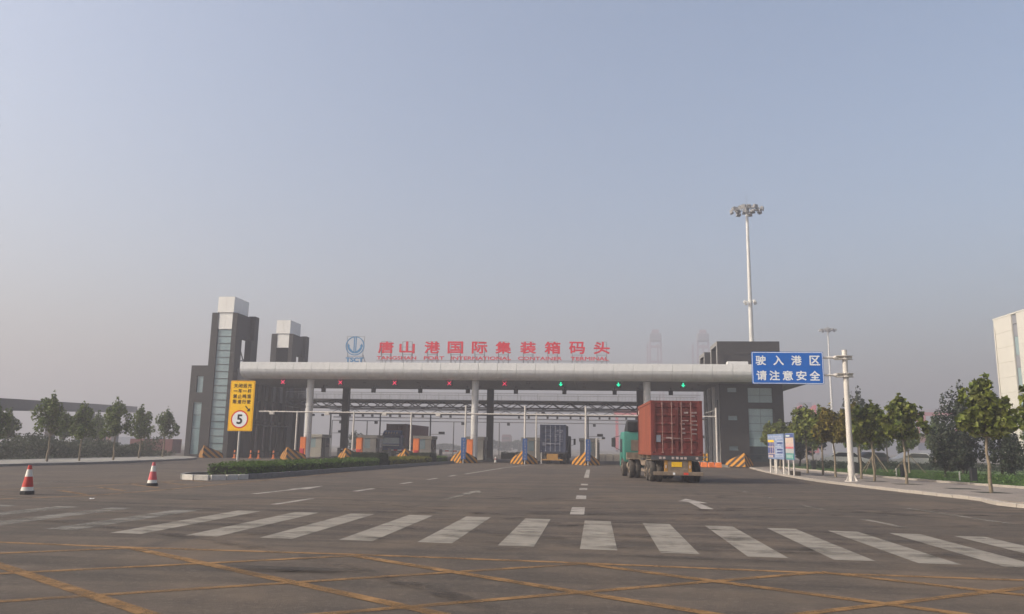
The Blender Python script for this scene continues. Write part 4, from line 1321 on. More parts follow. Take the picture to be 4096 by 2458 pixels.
# truck 3: oncoming blue truck with maroon container behind the toll booths
c3 = thing('shipping_container', 'maroon shipping container behind the blue oncoming cab', 'container', (-23.25, 107.8, 1.4), R(180), group='containers on trucks')
c3.rotation_euler[2] = R(178.5)
c3.location = (-23.75, 107.6, 1.4)
container(c3, 12.1, A['cont3'], A['cont3'], A['rod'], marks=False, h=2.7)
t3 = thing('oncoming_truck', 'blue truck with pale band facing the camera between booths', 'truck', (-24.35, 95.2, 0), R(178.5))
cab3 = cab_body(t3, A['cabblue'], 2.75, 1.9, 1.25)
cab3.location = (0, -1.0, 0)
MB().add([(-1.08, 1.90, 1.70), (1.08, 1.90, 1.70), (1.02, 1.80, 2.42), (-1.02, 1.80, 2.42), (-1.08, 1.87, 1.70), (1.08, 1.87, 1.70), (1.02, 1.77, 2.42), (-1.02, 1.77, 2.42)],
         [(0, 1, 2, 3), (7, 6, 5, 4), (0, 4, 5, 1), (1, 5, 6, 2), (2, 6, 7, 3), (3, 7, 4, 0)]).build('windscreen', A['glass'], cab3)
MB().box(-1.08, 1.08, 1.90, 1.995, 1.42, 1.57).build('grille_band', A['signw'], cab3)
MB().box(-1.2, 1.2, 1.90, 2.02, .45, .95).build('bumper', A['boothd'], cab3, bevel=.03)
for s in (-1, 1):
    MB().box(s * .95 - .16, s * .95 + .16, 2.022, 2.04, .62, .78).build('headlight', A['pale'], cab3)
    mi = MB().box(s * 1.52 - .11, s * 1.52 + .11, 1.5, 1.62, 1.7, 2.4).build('mirror', A['black'], cab3, bevel=.03)
    MB().tube((s * 1.2, 1.55, 2.35), (s * 1.52, 1.55, 2.3), .02).build('mirror_arm', A['black'], mi)
MB().prism_x([(.3, 2.7), (1.62, 2.7), (1.55, 2.95), (1.1, 3.25), (.3, 3.35)], -1.1, 1.1).build('roof_deflector', A['cabblue'], cab3, bevel=.05)
mk = MB()
for q in range(5):
    x = -.75 + .34 * q
    mk.box(x, x + .2, 1.36, 1.60, 2.86 + .03 * (q % 2), 3.02).box(x + .05, x + .14, 1.2, 1.50, 3.02, 3.13)
mk.build('deflector_lettering', A['pale'], cab3)
for s in (-1, 1):
    MB().box(s * .45 - .07, s * .45 + .07, -13.0, .4, .80, 1.02).build('chassis_beam', A['dust'], t3)
    wheel(t3, s * 1.08, -.1, .5, .28, s=s)
    wheel(t3, s * 1.06, -3.6, .5, .27, dual=True, s=s)
    for y in (-10.2, -11.5):
        wheel(t3, s * 1.06, y, .5, .27, dual=True, s=s)
for y in (-2.0, -7.0, -12.5):
    MB().box(-1.2, 1.2, y, y + .2, 1.022, 1.395).build('cross_bearer', A['steeld'], t3)

# maroon truck body waiting behind the left booths (its dark side shows between column and notice)
# ------------------------------------------------------------------ blue direction sign on its mast
bs = thing('sign_mast', 'tall white sign post with two arms on the right sidewalk', 'sign post', (12.95, 42.2, .095))
MB().tube((0, 0, 0), (0, 0, 6.68), .15, .125, n=24).build('post', A['steelw'], bs, smooth=True)
MB().tube((0, 0, 0), (0, 0, .03), .34, n=16).build('base_plate', A['steelw'], bs)
for k in range(6):
    a = k * math.pi / 3 + .2
    MB().add([(.16 * math.cos(a) - .01 * math.sin(a), .16 * math.sin(a) + .01 * math.cos(a), .03), (.32 * math.cos(a) - .01 * math.sin(a), .32 * math.sin(a) + .01 * math.cos(a), .03), (.16 * math.cos(a) - .01 * math.sin(a), .16 * math.sin(a) + .01 * math.cos(a), .35),
              (.16 * math.cos(a) + .01 * math.sin(a), .16 * math.sin(a) - .01 * math.cos(a), .03), (.32 * math.cos(a) + .01 * math.sin(a), .32 * math.sin(a) - .01 * math.cos(a), .03), (.16 * math.cos(a) + .01 * math.sin(a), .16 * math.sin(a) - .01 * math.cos(a), .35)],
             [(0, 1, 2), (5, 4, 3), (0, 3, 4, 1), (1, 4, 5, 2), (2, 5, 3, 0)]).build('gusset', A['steelw'], bs)
SZ = (4.98, 6.66)
for z in (6.28, 5.37):
    a = MB().tube((-4.3, -.02, z), (-.62, -.02, z), .058, n=12).build('arm', A['steelw'], bs, smooth=True)
    MB().tube((-.62, -.02, z), (-.5, -.02, z), .06, .10, n=12).tube((-.5, -.02, z), (-.38, -.02, z), .10, .07, n=12).build('flange', A['steelw'], a)
    for dz in (-.12, .12):
        MB().prism_z([(-.46, -.12), (-.1, -.20), (.1, -.20), (.40, -.06), (.40, .06), (.1, .20), (-.1, .20), (-.46, .12)], z + dz * .75 - .012, z + dz * .75 + .012).build('clamp_plate', A['steelw'], a)
    MB().box(-.42, .36, -.012, .012, z - .075, z + .075).build('web_plate', A['steelw'], a)
def rr(w, h, r, n=6):
    out = []
    for cx_, cy_, a0 in ((w / 2 - r, h / 2 - r, 0), (-w / 2 + r, h / 2 - r, 1), (-w / 2 + r, -h / 2 + r, 2), (w / 2 - r, -h / 2 + r, 3)):
        for k in range(n + 1):
            a = (a0 + k / n) * math.pi / 2
            out.append((cx_ + r * math.cos(a), cy_ + r * math.sin(a)))
    return out
def plate(w, h, r, y0, y1, cx_=0, cz=0):
    """rounded plate in x-z"""
    P = rr(w, h, r)
    n = len(P)
    return MB().add([(cx_ + x, y0, cz + z) for x, z in P] + [(cx_ + x, y1, cz + z) for x, z in P],
                    [tuple(range(n)), tuple(range(2 * n - 1, n - 1, -1))] + [(k, (k + 1) % n, (k + 1) % n + n, k + n) for k in range(n)])
sg = thing('direction_sign', 'large blue road sign with white Chinese characters above the kerb', 'road sign', (10.02, 42.08, SZ[0]))
SW, SH = 3.62, SZ[1] - SZ[0]
plate(SW, SH, .08, -.02, .02, 0, SH / 2).build('panel', A['signb'], sg)
plate(SW - .05, SH - .05, .07, -.0225, -.0205, 0, SH / 2).build('border', A['signw'], sg)
plate(SW - .11, SH - .11, .05, -.0255, -.023, 0, SH / 2).build('field', A['signb'], sg)
for c, fx in zip('驶入港区', (.129, .376, .627, .882)):
    o = link('character', text_mesh(c, .50, .48, .028, .003), A['signw'], sg); o.location = ((fx - .5) * SW, -.029, SH * .73)
for c, fx in zip('请注意安全', (.133, .314, .498, .686, .873)):
    o = link('character', text_mesh(c, .50, .48, .028, .003), A['signw'], sg); o.location = ((fx - .5) * SW, -.029, SH * .262)
for x in (-1.2, 0, 1.2):
    MB().box(x - .04, x + .04, .021, .045, .15, SH - .1).build('backing_rail', A['galv'], sg)

# yellow speed sign on the median
ys = thing('speed_sign', 'tall yellow sign with speed limit five on the hedge island', 'road sign', (-17.05 + .55, 37.0, .1))
ys.location = (-17.06, 37.0, .1)
MB().tube((0, .04, 0), (0, .04, 2.2), .045, n=12).build('post', A['steelw'], ys, smooth=True)
YW, YH, YB = 1.23, 2.43, 2.0
plate(YW, YH, .05, -.015, .015, .03, YB + YH / 2).build('panel', A['signy'], ys)
plate(YW - .05, YH - .05, .04, -.0175, -.0155, .03, YB + YH / 2).build('border', mat('orange_border', (0.62, 0.22, 0.01), .5), ys)
plate(YW - .10, YH - .10, .03, -.0205, -.018, .03, YB + YH / 2).build('field', A['signy'], ys)
for row, fr_ in zip(('关闭远光', '一车一杆', '禁止鸣笛', '限速行驶'), (.10, .205, .312, .42)):
    for q, c in enumerate(row):
        hh = .19 if c != '一' else .025
        o = link('character', text_mesh(c, .185, hh, .03 if c != '一' else .25, .003), A['signk'], ys)
        o.location = (.03 - .355 + .237 * q, -.024, YB + YH * (1 - fr_))
ar = MB()
ar.add([(-.13, 0, .10), (-.09, 0, .14), (.06, 0, -.01), (.02, 0, -.05), (.13, 0, .03), (.13, 0, -.13), (-.03, 0, -.13), (-.13, .003, .10), (-.09, .003, .14), (.06, .003, -.01), (.02, .003, -.05), (.13, .003, .03), (.13, .003, -.13), (-.03, .003, -.13)],
       [(0, 3, 2, 1), (4, 2, 3, 6, 5), (0, 1, 8, 7), (1, 2, 9, 8), (2, 4, 11, 9), (4, 5, 12, 11), (5, 6, 13, 12), (6, 3, 10, 13), (3, 0, 7, 10)])
o = ar.build('arrow', A['signk'], ys); o.location = (.35, -.024, YB + YH * (1 - .557))
def disc(r, y0, y1, n=36):
    return MB().add([(r * math.cos(2 * math.pi * k / n), y0, r * math.sin(2 * math.pi * k / n)) for k in range(n)] + [(r * math.cos(2 * math.pi * k / n), y1, r * math.sin(2 * math.pi * k / n)) for k in range(n)],
                    [tuple(range(n)), tuple(range(2 * n - 1, n - 1, -1))] + [(k, (k + 1) % n, (k + 1) % n + n, k + n) for k in range(n)])
cz = YB + YH * (1 - .768)
o = disc(.44, -.024, -.021).build('ring', A['signr'], ys); o.location = (-.01, 0, cz)
o = disc(.372, -.0275, -.0245).build('disc', A['signw'], ys); o.location = (-.01, 0, cz)
o = link('digit', text_mesh('5', .25, .43, .045, .003), A['black'], ys); o.location = (-.01, -.031, cz)

# information boards on the sidewalk
def printmat(name, bg, cell, seed):
    m = mat(name, bg, .5, var=.05)
    return m
ib = thing('information_board', 'wide blue information board with diagram on white posts', 'notice board', (11.9, 54.0, .095), R(-86))
# local x runs along the road towards the camera side, front to -y (faces the road)
BL = 3.5
for x in (-1.45, -.42, -.12, .95 + .45):
    MB().tube((x, .03, 0), (x, .03, 1.0), .06, n=10).build('post', A['steelw'], ib, smooth=True)
    MB().add([(x - .05, .03, 0), (x - .05, .38, 0), (x - .05, .03, .42), (x + .05, .03, 0), (x + .05, .38, 0), (x + .05, .03, .42)], [(0, 1, 2), (5, 4, 3), (0, 3, 4, 1), (1, 4, 5, 2), (2, 5, 3, 0)]).build('foot', A['steelw'], ib)
plate(BL, 1.62, .05, -.03, .03, 0, 1.75).build('panel', mat('board_frame_blue', (.16, .22, .36), .5), ib)
blue2 = mat('board_blue', (.03, .05, .20), .5, var=.1)
blue3 = mat('board_pale_blue', (.20, .26, .40), .5, var=.15, scale=3)
plate(BL - .12, 1.50, .03, -.034, -.031, 0, 1.75).build('field', blue3, ib)
pr = MB()
r = random.Random(3)
MB().box(-1.65, -.3, -.040, -.035, 1.05, 2.02).build('diagram_field', blue2, ib)
MB().box(-1.65, -.32, -.046, -.041, 2.04, 2.18).build('diagram_bar', A['signy'], ib)
for x in (-1.25, -.75, -.35):
    pr.box(x, x + .12, -.046, -.041, 1.32, 2.02)
pr.box(-1.65, -.3, -.049, -.047, 1.70, 1.76).box(-1.65, -.02, -.049, -.047, 1.26, 1.32).box(-1.6, -.6, -.046, -.041, 1.04, 1.2)
pr.build('diagram_lines', A['pale'], ib)
tx = MB()
for q in range(13):
    z = 2.36 - q * .105
    x = -1.6 if q == 0 else .0
    while x < 1.55:
        ww = r.uniform(.12, .5)
        if r.random() < .78:
            tx.box(x, min(x + ww, 1.62), -.040, -.035, z, z + .055)
        x += ww + .06
    if q == 0: continue
tx.build('print_lines', mat('board_print', (.36, .40, .50), .5), ib)
for q, z in enumerate((1.93, 1.52, 1.32)):
    MB().box(.3, 1.5, -.046, -.041, z, z + .075).build('print_bar', blue2, ib)
ib2 = thing('price_board', 'narrow board with pale and green bands right of the blue board', 'notice board', (12.15, 51.3, .095), R(-84))
for x in (-.45, .45):
    MB().tube((x, .03, 0), (x, .03, 1.0), .05, n=10).build('post', A['steelw'], ib2, smooth=True)
    MB().box(x - .12, x + .12, .1, .4, 0, .26).build('counterweight', A['bark2'], ib2, bevel=.03)
plate(1.5, 1.64, .04, -.03, .03, 0, 1.75).build('panel', mat('board_frame_blue2', (.16, .22, .36), .5), ib2)
for (za, zb, c) in ((2.30, 2.54, (.06, .09, .24)), (1.98, 2.29, (.50, .40, .33)), (1.74, 1.97, (.50, .36, .33)), (1.62, 1.73, (.48, .12, .14)), (1.34, 1.61, (.34, .36, .36)), (.97, 1.33, (.04, .22, .19))):
    MB().box(-.70, .70, -.036, -.031, za, zb).build('band', mat('board_band', c, .5, var=.12, scale=8), ib2)
g2 = MB()
for q in range(6):
    g2.box(-.55 + q * .19, -.47 + q * .19, -.041, -.037, 1.03, 1.26)
g2.box(-.6, .1, -.041, -.037, 2.36, 2.46)
g2.build('print_lines', mat('board_print2', (.45, .52, .52), .5), ib2)

# ------------------------------------------------------------------ traffic cones
def cone(label, x, y, m, tilt=0):
    t = thing('traffic_cone', label, 'traffic cone', (x, y, 0), .4, group='traffic cones')
    MB().lathe([(.195, 0), (.195, .05), (.19, .1), (.165, .105)], 8).build('base', A['black'], t, bevel=.0)
    def seg(z0, z1, mm, nm):
        rad = lambda z: .165 - .12 * (z - .1) / .72
        MB().lathe([(rad(z0), z0), (rad(z1), z1)], 20).build(nm, mm, t, smooth=True)
    seg(.105, .21, A['conewhite'], 'lower_band')
    seg(.21, .50, m, 'body')
    seg(.50, .70, A['conewhite'], 'upper_band')
    seg(.70, .82, m, 'tip')
    return t
cone('red and white traffic cone nearest the left edge', -16.15, 21.6, A['conered'])
cone('faded pinkish traffic cone near the hedge island', -15.5, 27.0, A['conepink'])

t = thing('lane_post', 'small white post standing in the lane left of the blue notice island', 'post', (-9.7, 79.0, 0))
MB().lathe([(.16, 0), (.15, .04), (.10, .06), (.085, .5), (.06, .54)], 12).build('body', A['conewhite'], t, smooth=True)
MB().lathe([(.098, 0), (.096, .1)], 12, (0, 0, .28)).build('band', A['conered'], t, smooth=True)
t = thing('paper_scrap', 'small scrap of white paper lying on the asphalt', 'litter', (-13.4, 20.45, .01), .4)
MB().add([(-.06, -.05, 0), (.05, -.04, .005), (.06, .05, .018), (0, .03, .006), (-.05, .05, .015)], [(0, 1, 3), (1, 2, 3), (0, 3, 4)]).build('sheet', A['signw'], t, fix=False)
# ------------------------------------------------------------------ light masts
def mast(label, x, y, h, k):
    t = thing('light_mast', label, 'light mast', (x, y, 0), group='high light masts')
    s = h / 34.5
    MB().tube((0, 0, 0), (0, 0, h - .5), .42 * s, .17 * s, n=20).build('pole', A['galv'], t, smooth=True)
    hd = MB().tube((0, 0, h - 1.3), (0, 0, h - .2), .30 * s, n=12).build('head', A['steelg'], t)
    ring = MB()
    for q in range(16):
        a = q * math.pi / 8
        ring.beam((0, 0, h - .5), (1.95 * s * math.cos(a), 1.95 * s * math.sin(a), h - .75), .06)
        a2 = (q + 1) * math.pi / 8
        ring.beam((1.3 * s * math.cos(a), 1.3 * s * math.sin(a), h - .68), (1.3 * s * math.cos(a2), 1.3 * s * math.sin(a2), h - .68), .05)
    ring.build('lamp_frame', A['steelg'], hd)
    MB().tube((0, 0, h - .2), (0, 0, h + 1.2), .02).build('lightning_rod', A['steelg'], hd)
    for q in range(16):
        a = q * math.pi / 8
        rr_ = (2.05 if q % 2 else 1.4) * s
        L = MB().add([(-.26, -.1, -.3), (.26, -.1, -.3), (.26, .22, -.12), (-.26, .22, -.12), (-.2, -.16, .12), (.2, -.16, .12), (.2, .1, .26), (-.2, .1, .26)],
                     [(3, 2, 1, 0), (4, 5, 6, 7), (0, 1, 5, 4), (1, 2, 6, 5), (2, 3, 7, 6), (3, 0, 4, 7)]).build('floodlight', A['steelg'], t, bevel=.03)
        L.location = (rr_ * math.cos(a), rr_ * math.sin(a), h - .75 - (.15 if q % 2 else 0))
        L.rotation_euler = (0, 0, a + math.pi / 2)
        L.scale = (1.25, 1.25, 1.2)
    if k:
        lo = MB()
        for q in range(4):
            a = q * math.pi / 2 + .5
            L = MB().tube((.25 * math.cos(a), .25 * math.sin(a), 20.9), (.8 * math.cos(a), .8 * math.sin(a), 21.1), .04).build('low_arm', A['galv'], t)
            MB().box(-.16, .16, -.28, .28, -.3, .05).build('low_lamp', A['galv'], L, bevel=.04).location = (.85 * math.cos(a), .85 * math.sin(a), 20.95)
    return t
mast('tall grey high mast light with crown of floodlights behind the gate building', 20.6, 105.0, 34.4, True)
mast('smaller hazy high mast light farther right, behind the sign post', 60.6, 210.0, 33.6, False)

# ------------------------------------------------------------------ trees
TREE_V = {}
def tree_variant(key, seed, H, cw, trunk, leaf, n, m, spread_low=.38, bark='bark', loose=1.0):
    """young street tree: clean trunk, upright limbs, uneven clumped crown"""
    r = np.random.default_rng(seed)
    tk = MB()
    base = Vector((0, 0, 0))
    lean = Vector((r.uniform(-.05, .05), r.uniform(-.05, .05), 0))
    th = H * spread_low
    p = Vector((0, 0, -.05))
    segs = 4
    pts = [p]
    for k in range(1, segs + 1):
        q = Vector((lean.x * k / segs + r.uniform(-.03, .03), lean.y * k / segs + r.uniform(-.03, .03), th * k / segs))
        pts.append(q)
    for k in range(segs):
        tk.tube(pts[k], pts[k + 1], trunk * (1 - .10 * k), trunk * (1 - .10 * (k + 1)), 9, cap=(k == 0))
    top = pts[-1]
    leader = top + Vector((r.uniform(-.15, .15), r.uniform(-.15, .15), (H - th) * .86))
    tk.tube(top, leader, trunk * .6, trunk * .12, 7)
    lobes = []
    nl = int(r.integers(15, 20))
    for k in range(nl):
        a = k * 2.4 + r.uniform(-.5, .5)
        f = (k + .5) / nl
        hz = th * .98 + (H - th) * (.02 + .62 * f)
        rad = cw * (1 - .55 * f ** 1.4) * r.uniform(.5, 1.08)
        tip = Vector((top.x + rad * math.cos(a), top.y + rad * math.sin(a), hz + rad * .38 + r.uniform(-.12, .2)))
        st_ = top.lerp(leader, max(0, f - .22) * .95)
        mid = st_.lerp(tip, .5) + Vector((0, 0, -.05))
        tk.tube(st_, mid, trunk * .30, trunk * .2, 5, cap=False)
        tk.tube(mid, tip, trunk * .2, trunk * .06, 5)
        s = cw * r.uniform(.19, .32) * loose
        lobes.append((tip.x, tip.y, tip.z, s, s, s * r.uniform(1.1, 1.9)))
        if r.random() < .85:
            lobes.append((mid.x, mid.y, mid.z + .1, s * .9, s * .9, s))
    for q in range(5):
        c_ = top.lerp(leader, .2 + .17 * q)
        lobes.append((c_.x, c_.y, c_.z, cw * .27, cw * .27, cw * .3))
    for q in range(3):                                  # pointed shoots at the top
        a = q * 2.1 + r.uniform(0, 1)
        o_ = 0 if q == 0 else cw * r.uniform(.2, .38)
        lobes.append((leader.x + o_ * math.cos(a), leader.y + o_ * math.sin(a), H - .28 - (0 if q == 0 else r.uniform(.2, .6)), cw * .13, cw * .13, .40))
    P, d = lobes_points(lobes, n, r)
    keep = P[:, 2] > th * .86
    P, d = P[keep], d[keep]
    crown = leaf_mesh('crown', P, leaf, d + np.array([0, 0, .5]), 'big', .9, r)
    crown.materials.append(A[m])
    tr_ = tk.mesh('trunk', smooth=True)
    tr_.materials.append(A[bark])
    TREE_V[key] = (tr_, crown)

def tree(key, name, label, x, y, z, s=1.0, rz=0.0, group=None, tripod=False, cat='tree', sz=None):
    t = thing(name, label, cat, (x, y, z), rz, group)
    t.scale = (s, s, sz or s)
    link('trunk', TREE_V[key][0], None, t)
    link('crown', TREE_V[key][1], None, t)
    if tripod:
        for k in range(4):
            a = k * math.pi / 2 + .6
            MB().tube((1.15 * math.cos(a), 1.15 * math.sin(a), 0), (.09 * math.cos(a), .09 * math.sin(a), 1.35), .03, n=6).build('support_pole', A['bark'], t)
    return t
for i in range(4):
    tree_variant('R%d' % i, 20 + i, 4.35, 1.02 + .06 * i, .072, .225, 1700, 'leafA' if i != 2 else 'leafB', .46, loose=.92)
for i in range(4):
    tree_variant('L%d' % i, 40 + i, 4.55, 1.05 + .08 * (i % 2), .08, .15, 2900, 'leafC', .36)
tree_variant('D0', 60, 3.6, 1.25, .07, .14, 4200, 'leafD', .10, 'bark2')
tree_variant('D1', 61, 3.6, 1.1, .07, .14, 3600, 'leafD', .12, 'bark2')
tree_variant('D2', 62, 5.8, 1.5, .10, .16, 2600, 'leafD', .30, 'bark2')

street = [(15.4, 33.2, 'R0', 1.04, 'large leafed street tree nearest the camera on the right sidewalk', .3),
          (14.85, 40.2, 'R1', 1.0, 'street tree just right of the sign post, with leaves to its right side', 1.3),
          (14.45, 43.4, 'R3', .96, 'street tree directly beside the sign post on its right', 2.2),
          (14.95, 47.0, 'R2', 1.0, 'yellowing street tree half hidden by the sign post', 4.0),
          (14.4, 52.6, 'R0', 1.0, 'street tree right of the narrow notice board', 2.6),
          (14.6, 57.0, 'R3', 1.08, 'brownish street tree with tall crown just left of the sign post', .9),
          (14.2, 49.2, 'R2', .97, 'turning street tree with a pale thin trunk behind the narrow notice board', 5.0),
          (15.3, 68.0, 'R1', .94, 'street tree in front of the gate building, right one of two', 3.9),
          (15.45, 72.4, 'R0', .92, 'street tree in front of the gate building, left one of two', 5.5),
          (16.0, 30.0, 'R1', 1.0, 'street tree cut off by the right edge of the picture', 2.9)]
for x, y, key, s, lab, rz in street:
    tree(key, 'street_tree', lab, x, y, .095, s, rz, 'street trees on the right sidewalk')
    p = link('tree_pit', pit, None, side_r); p.location = (x, y, 0)
p = link('tree_pit', pit, None, side_r); p.location = (15.6, 36.2, 0)
left = [(-37.4, 46.6, 'L0', .86, 'roadside tree at the left edge, partly in front of the conveyor pillar'), (-35.5, 49.0, 'L1', 1.0, 'tallest roadside tree on the left, with forked top'), (-35.3, 52.0, 'L2', .9, 'third roadside tree from the left, wide with brownish leaves'),
        (-35.1, 55.6, 'L3', 1.0, 'fourth roadside tree from the left, with a thin pointed top'), (-37.9, 63.6, 'L0', .98, 'fifth roadside tree from the left, before the grey containers'), (-39.2, 69.6, 'L1', 1.0, 'roadside tree nearest the left tower')]
for k, (x, y, key, s, lab) in enumerate(left):
    tree(key, 'roadside_tree', lab, x, y, .135, s, 1.3 * k, 'roadside trees on the left')
for k, (x, y, s, lab) in enumerate(((-45.5, 58, .85, 'small tree behind the left roadside row, farther left one'), (-46.5, 66, .9, 'small tree behind the left roadside row, middle one'), (-48.0, 73, .95, 'small tree behind the left roadside row, nearest the tower'))):
    tree('L%d' % ((k + 2) % 4), 'verge_tree', lab, x, y, .1, s, 2.1 * k + .5, 'small trees on the left verge')
# dark evergreens and propped trees on the right lawn
dark = [(20.9, 50.5, 'D0', .92, 'dark bushy evergreen with a pointed top, left one of the group'), (22.6, 51.5, 'D1', .88, 'dark bushy evergreen right behind the nearest street tree'), (24.6, 50.0, 'D0', .82, 'dark bushy evergreen at the right end of the group'),
        (24.5, 56.5, 'D1', .9, 'dark evergreen at the back of the group'), (23.0, 53.0, 'D2', 1.02, 'tall thin dark tree rising above the nearest street tree'), (26.3, 55.0, 'D2', .92, 'sparse dark tree in front of the white building')]
for k, (x, y, key, s, lab) in enumerate(dark):
    tree(key, 'evergreen_tree', lab, x, y, .15, s, 1.7 * k, 'dark evergreens on the lawn')
prop = [(20.4, 61.0, 'L2', .95, 'propped lawn tree right of the sign post, left one'), (22.4, 60.0, 'L3', .92, 'propped lawn tree right of the sign post, right one'), (27.0, 51.0, 'L1', 1.02, 'propped lawn tree before the white building')]
for k, (x, y, key, s, lab) in enumerate(prop):
    tree(key, 'propped_tree', lab, x, y, .15, s, 2.2 * k, 'propped lawn trees', tripod=True)
back = [(22.8, 72.0, 'D2', 1.2, 'tall dark tree behind the sign post'), (20.3, 82.0, 'D0', 1.6, 'dark round tree right of the gate building'), (24.0, 78.0, 'L0', 1.1, 'background lawn tree by the parked cars, left one'), (28.0, 80.0, 'L1', 1.1, 'background lawn tree by the parked cars, middle one'),
        (31.5, 78.0, 'L2', 1.1, 'background lawn tree by the parked cars, right one'), (35.5, 84.0, 'D1', 1.2, 'dark background shrub below the distant red crane'), (19.5, 74.0, 'L3', 1.0, 'background lawn tree near the gate building')]
for k, (x, y, key, s, lab) in enumerate(back):
    tree(key, 'background_tree', lab, x, y, .15, s, .8 * k + .2, 'background trees on the lawn')

# shrubs and ground cover
def mass(name, label, pts_fn, n, size, m, kind='stuff', cat='shrubs', shape='small'):
    r = np.random.default_rng(n)
    P, N = pts_fn(n, r)
    o = link(name, leaf_mesh(name, P, size, N, shape, .8, r), A[m])
    return tag(o, label, cat, kind=kind)
def belt(x0, x1, y0, y1, h, lump, zb=.1):
    def f(n, r):
        x = r.uniform(x0, x1, n); y = r.uniform(y0, y1, n)
        hh = h * (.75 + .25 * np.sin(y * lump + x) * np.cos(y * lump * .37 + 1.3) + .12 * np.sin(y * 2.9 + x * 1.7))
        z = zb + hh * r.uniform(.0, 1, n) ** .7
        return np.stack([x, y, z], 1), np.tile([.4, -.3, .6], (n, 1))
    return f
mass('roadside_shrubs', 'dense dark green shrub belt behind the left sidewalk', belt(-45.0, -40.9, 38, 73, 1.75, .55), 32000, .16, 'leafS')
mass('low_shrubs', 'low dark shrubs in front of the left tower', belt(-47, -41.9, 72, 77, .7, .8), 2500, .15, 'leafS')
mass('ground_cover', 'leafy green ground cover on the right lawn', belt(20.5, 31, 42, 52, .38, .9, .12), 9000, .11, 'leafG')
mass('clipped_shrubs', 'dark clipped shrubs along the back of the right lawn', belt(18.5, 36, 70, 73, .8, .5, .12), 9000, .13, 'leafK')
mass('reddish_shrubs', 'reddish low shrub at the right edge of the lawn', belt(24.0, 26.5, 42.0, 44.0, .75, .9, .12), 2600, .11, 'leafR')
def grass(n, r):
    x = r.uniform(16.9, 27, n); y = r.uniform(34, 70, n)
    lim = np.interp(y, [p[1] for p in LK], [p[0] for p in LK]) + .35
    k = x > lim
    return np.stack([x[k], y[k], np.full(k.sum(), .17)], 1), np.tile([0.2, -.7, .5], (k.sum(), 1))
mass('grass', 'short mown grass of the right lawn', grass, 26000, .085, 'leafG', cat='grass')

# lawn bollards and marker pegs
for k, (x, y) in enumerate(((19.6, 44.0), (18.4, 50.2), (17.75, 56.7), (17.4, 66))):
    t = thing('bollard_light', 'dark square bollard light on the lawn edge, %s from the right' % ['first', 'second', 'third', 'fourth'][k], 'bollard light', (x, y, .15), group='lawn bollard lights')
    MB().box(-.14, .14, -.14, .14, 0, .66).build('body', A['black'], t, bevel=.02)
    MB().box(-.15, .15, -.15, .15, .662, .72).build('cap', A['black'], t)
for k, (x, y) in enumerate(((19.3, 44.9), (18.5, 51.6), (18.2, 60.0))):
    t = thing('marker_peg', 'thin white marker peg in the lawn, %s from the right' % ['first', 'second', 'third'][k], 'marker peg', (x, y, .14), group='marker pegs')
    MB().lathe([(.04, 0), (.04, .4), (.025, .42), (.045, .44), (.02, .5)], 8).build('peg', A['conewhite'], t)

# ------------------------------------------------------------------ parked cars far right
def car(label, x, y, rz, m):
    t = thing('parked_car', label, 'car', (x, y, .15), rz, group='cars parked behind the lawn')
    body = MB().prism_x([(-2.2, .35), (-2.25, .75), (-1.5, .92), (-.9, 1.42), (.7, 1.45), (1.5, .98), (2.15, .82), (2.25, .4)], -.86, .86).build('body', m, t, bevel=.06, smooth=True)
    for s in (-1, 1):
        MB().add([(s * .868, -1.3, .95), (s * .868, 1.3, .98), (s * .868, .62, 1.36), (s * .868, -.82, 1.34)], [(0, 1, 2, 3)]).build('side_window', A['glass2'], body)
        for y_ in (-1.35, 1.35):
            w = wheel(t, s * .78, y_, .31, .2, s=s)
    return t
car('white parked car behind the lawn trees, left one', 24.6, 82, R(80), A['white'])
car('pale silver parked car behind the lawn trees, right one', 31.5, 83, R(96), A['galv'])
car('dark parked car behind the lawn trees', 28.2, 85, R(92), A['cabgrey'])

# ------------------------------------------------------------------ white office building, right
wb = thing('office_building', 'white tiled office block at the right edge', 'building', (43.5, 90.0, 0))
# face at x = 0 looks to the road; storeys with a window strip
def yz_wall(y0, y1, z0, z1, holes, x0, x1):
    me = wall_with_holes(y0, y1, z0, z1, holes, x0, x1)
    for v in me.vertices:
        v.co = Vector((v.co.y, v.co.x, v.co.z))
    bmx = bmesh.new(); bmx.from_mesh(me); bmesh.ops.recalc_face_normals(bmx, faces=bmx.faces); bmx.to_mesh(me); bmx.free()
    return me
strips = [(-4.75, -3.7), (-9.5, -8.45), (-14.2, -13.1), (-19, -17.9)]
link('road_wall', yz_wall(-40, 0, 0, 16, [(a, b, 1.0, 15.0) for a, b in strips], 0.1, .4), A['facadegrey'], wb)
r = random.Random(2)
z = 0.0
for row in range(10):
    z0, z1 = row * 1.6, (row + 1) * 1.6 - .02
    segs = []
    e = [0] + [v for s in strips for v in (s[1], s[0])] + [-40]
    for a, b in zip(e[0::2], e[1::2]):
        if row == 0 or row == 9:
            pass
        MB().box(-.02, .098, b + .008, a - .008, z0, z1).build('facade_panel', A['facade'], wb)
    if row in (0,):
        continue
for a, b in strips:
    for k in range(4):
        zz = 2.0 + 3.25 * k
        MB().box(.18, .22, a, b, zz, zz + 1.9).build('window_pane', A['glass'], wb)
        MB().box(.14, .24, a, b, zz + 1.92, zz + 3.2).build('spandrel', A['facadegrey'], wb)
MB().box(.4, 22, -40, -.002, 0, 15.9).build('block', A['facade'], wb)
MB().box(-.04, 22.1, -40.1, .1, 16.002, 16.15).build('parapet', A['facade'], wb)
MB().tube((-.1, -.25, 0), (-.1, -.25, 15.0), .06).build('downpipe', A['steelw'], wb)

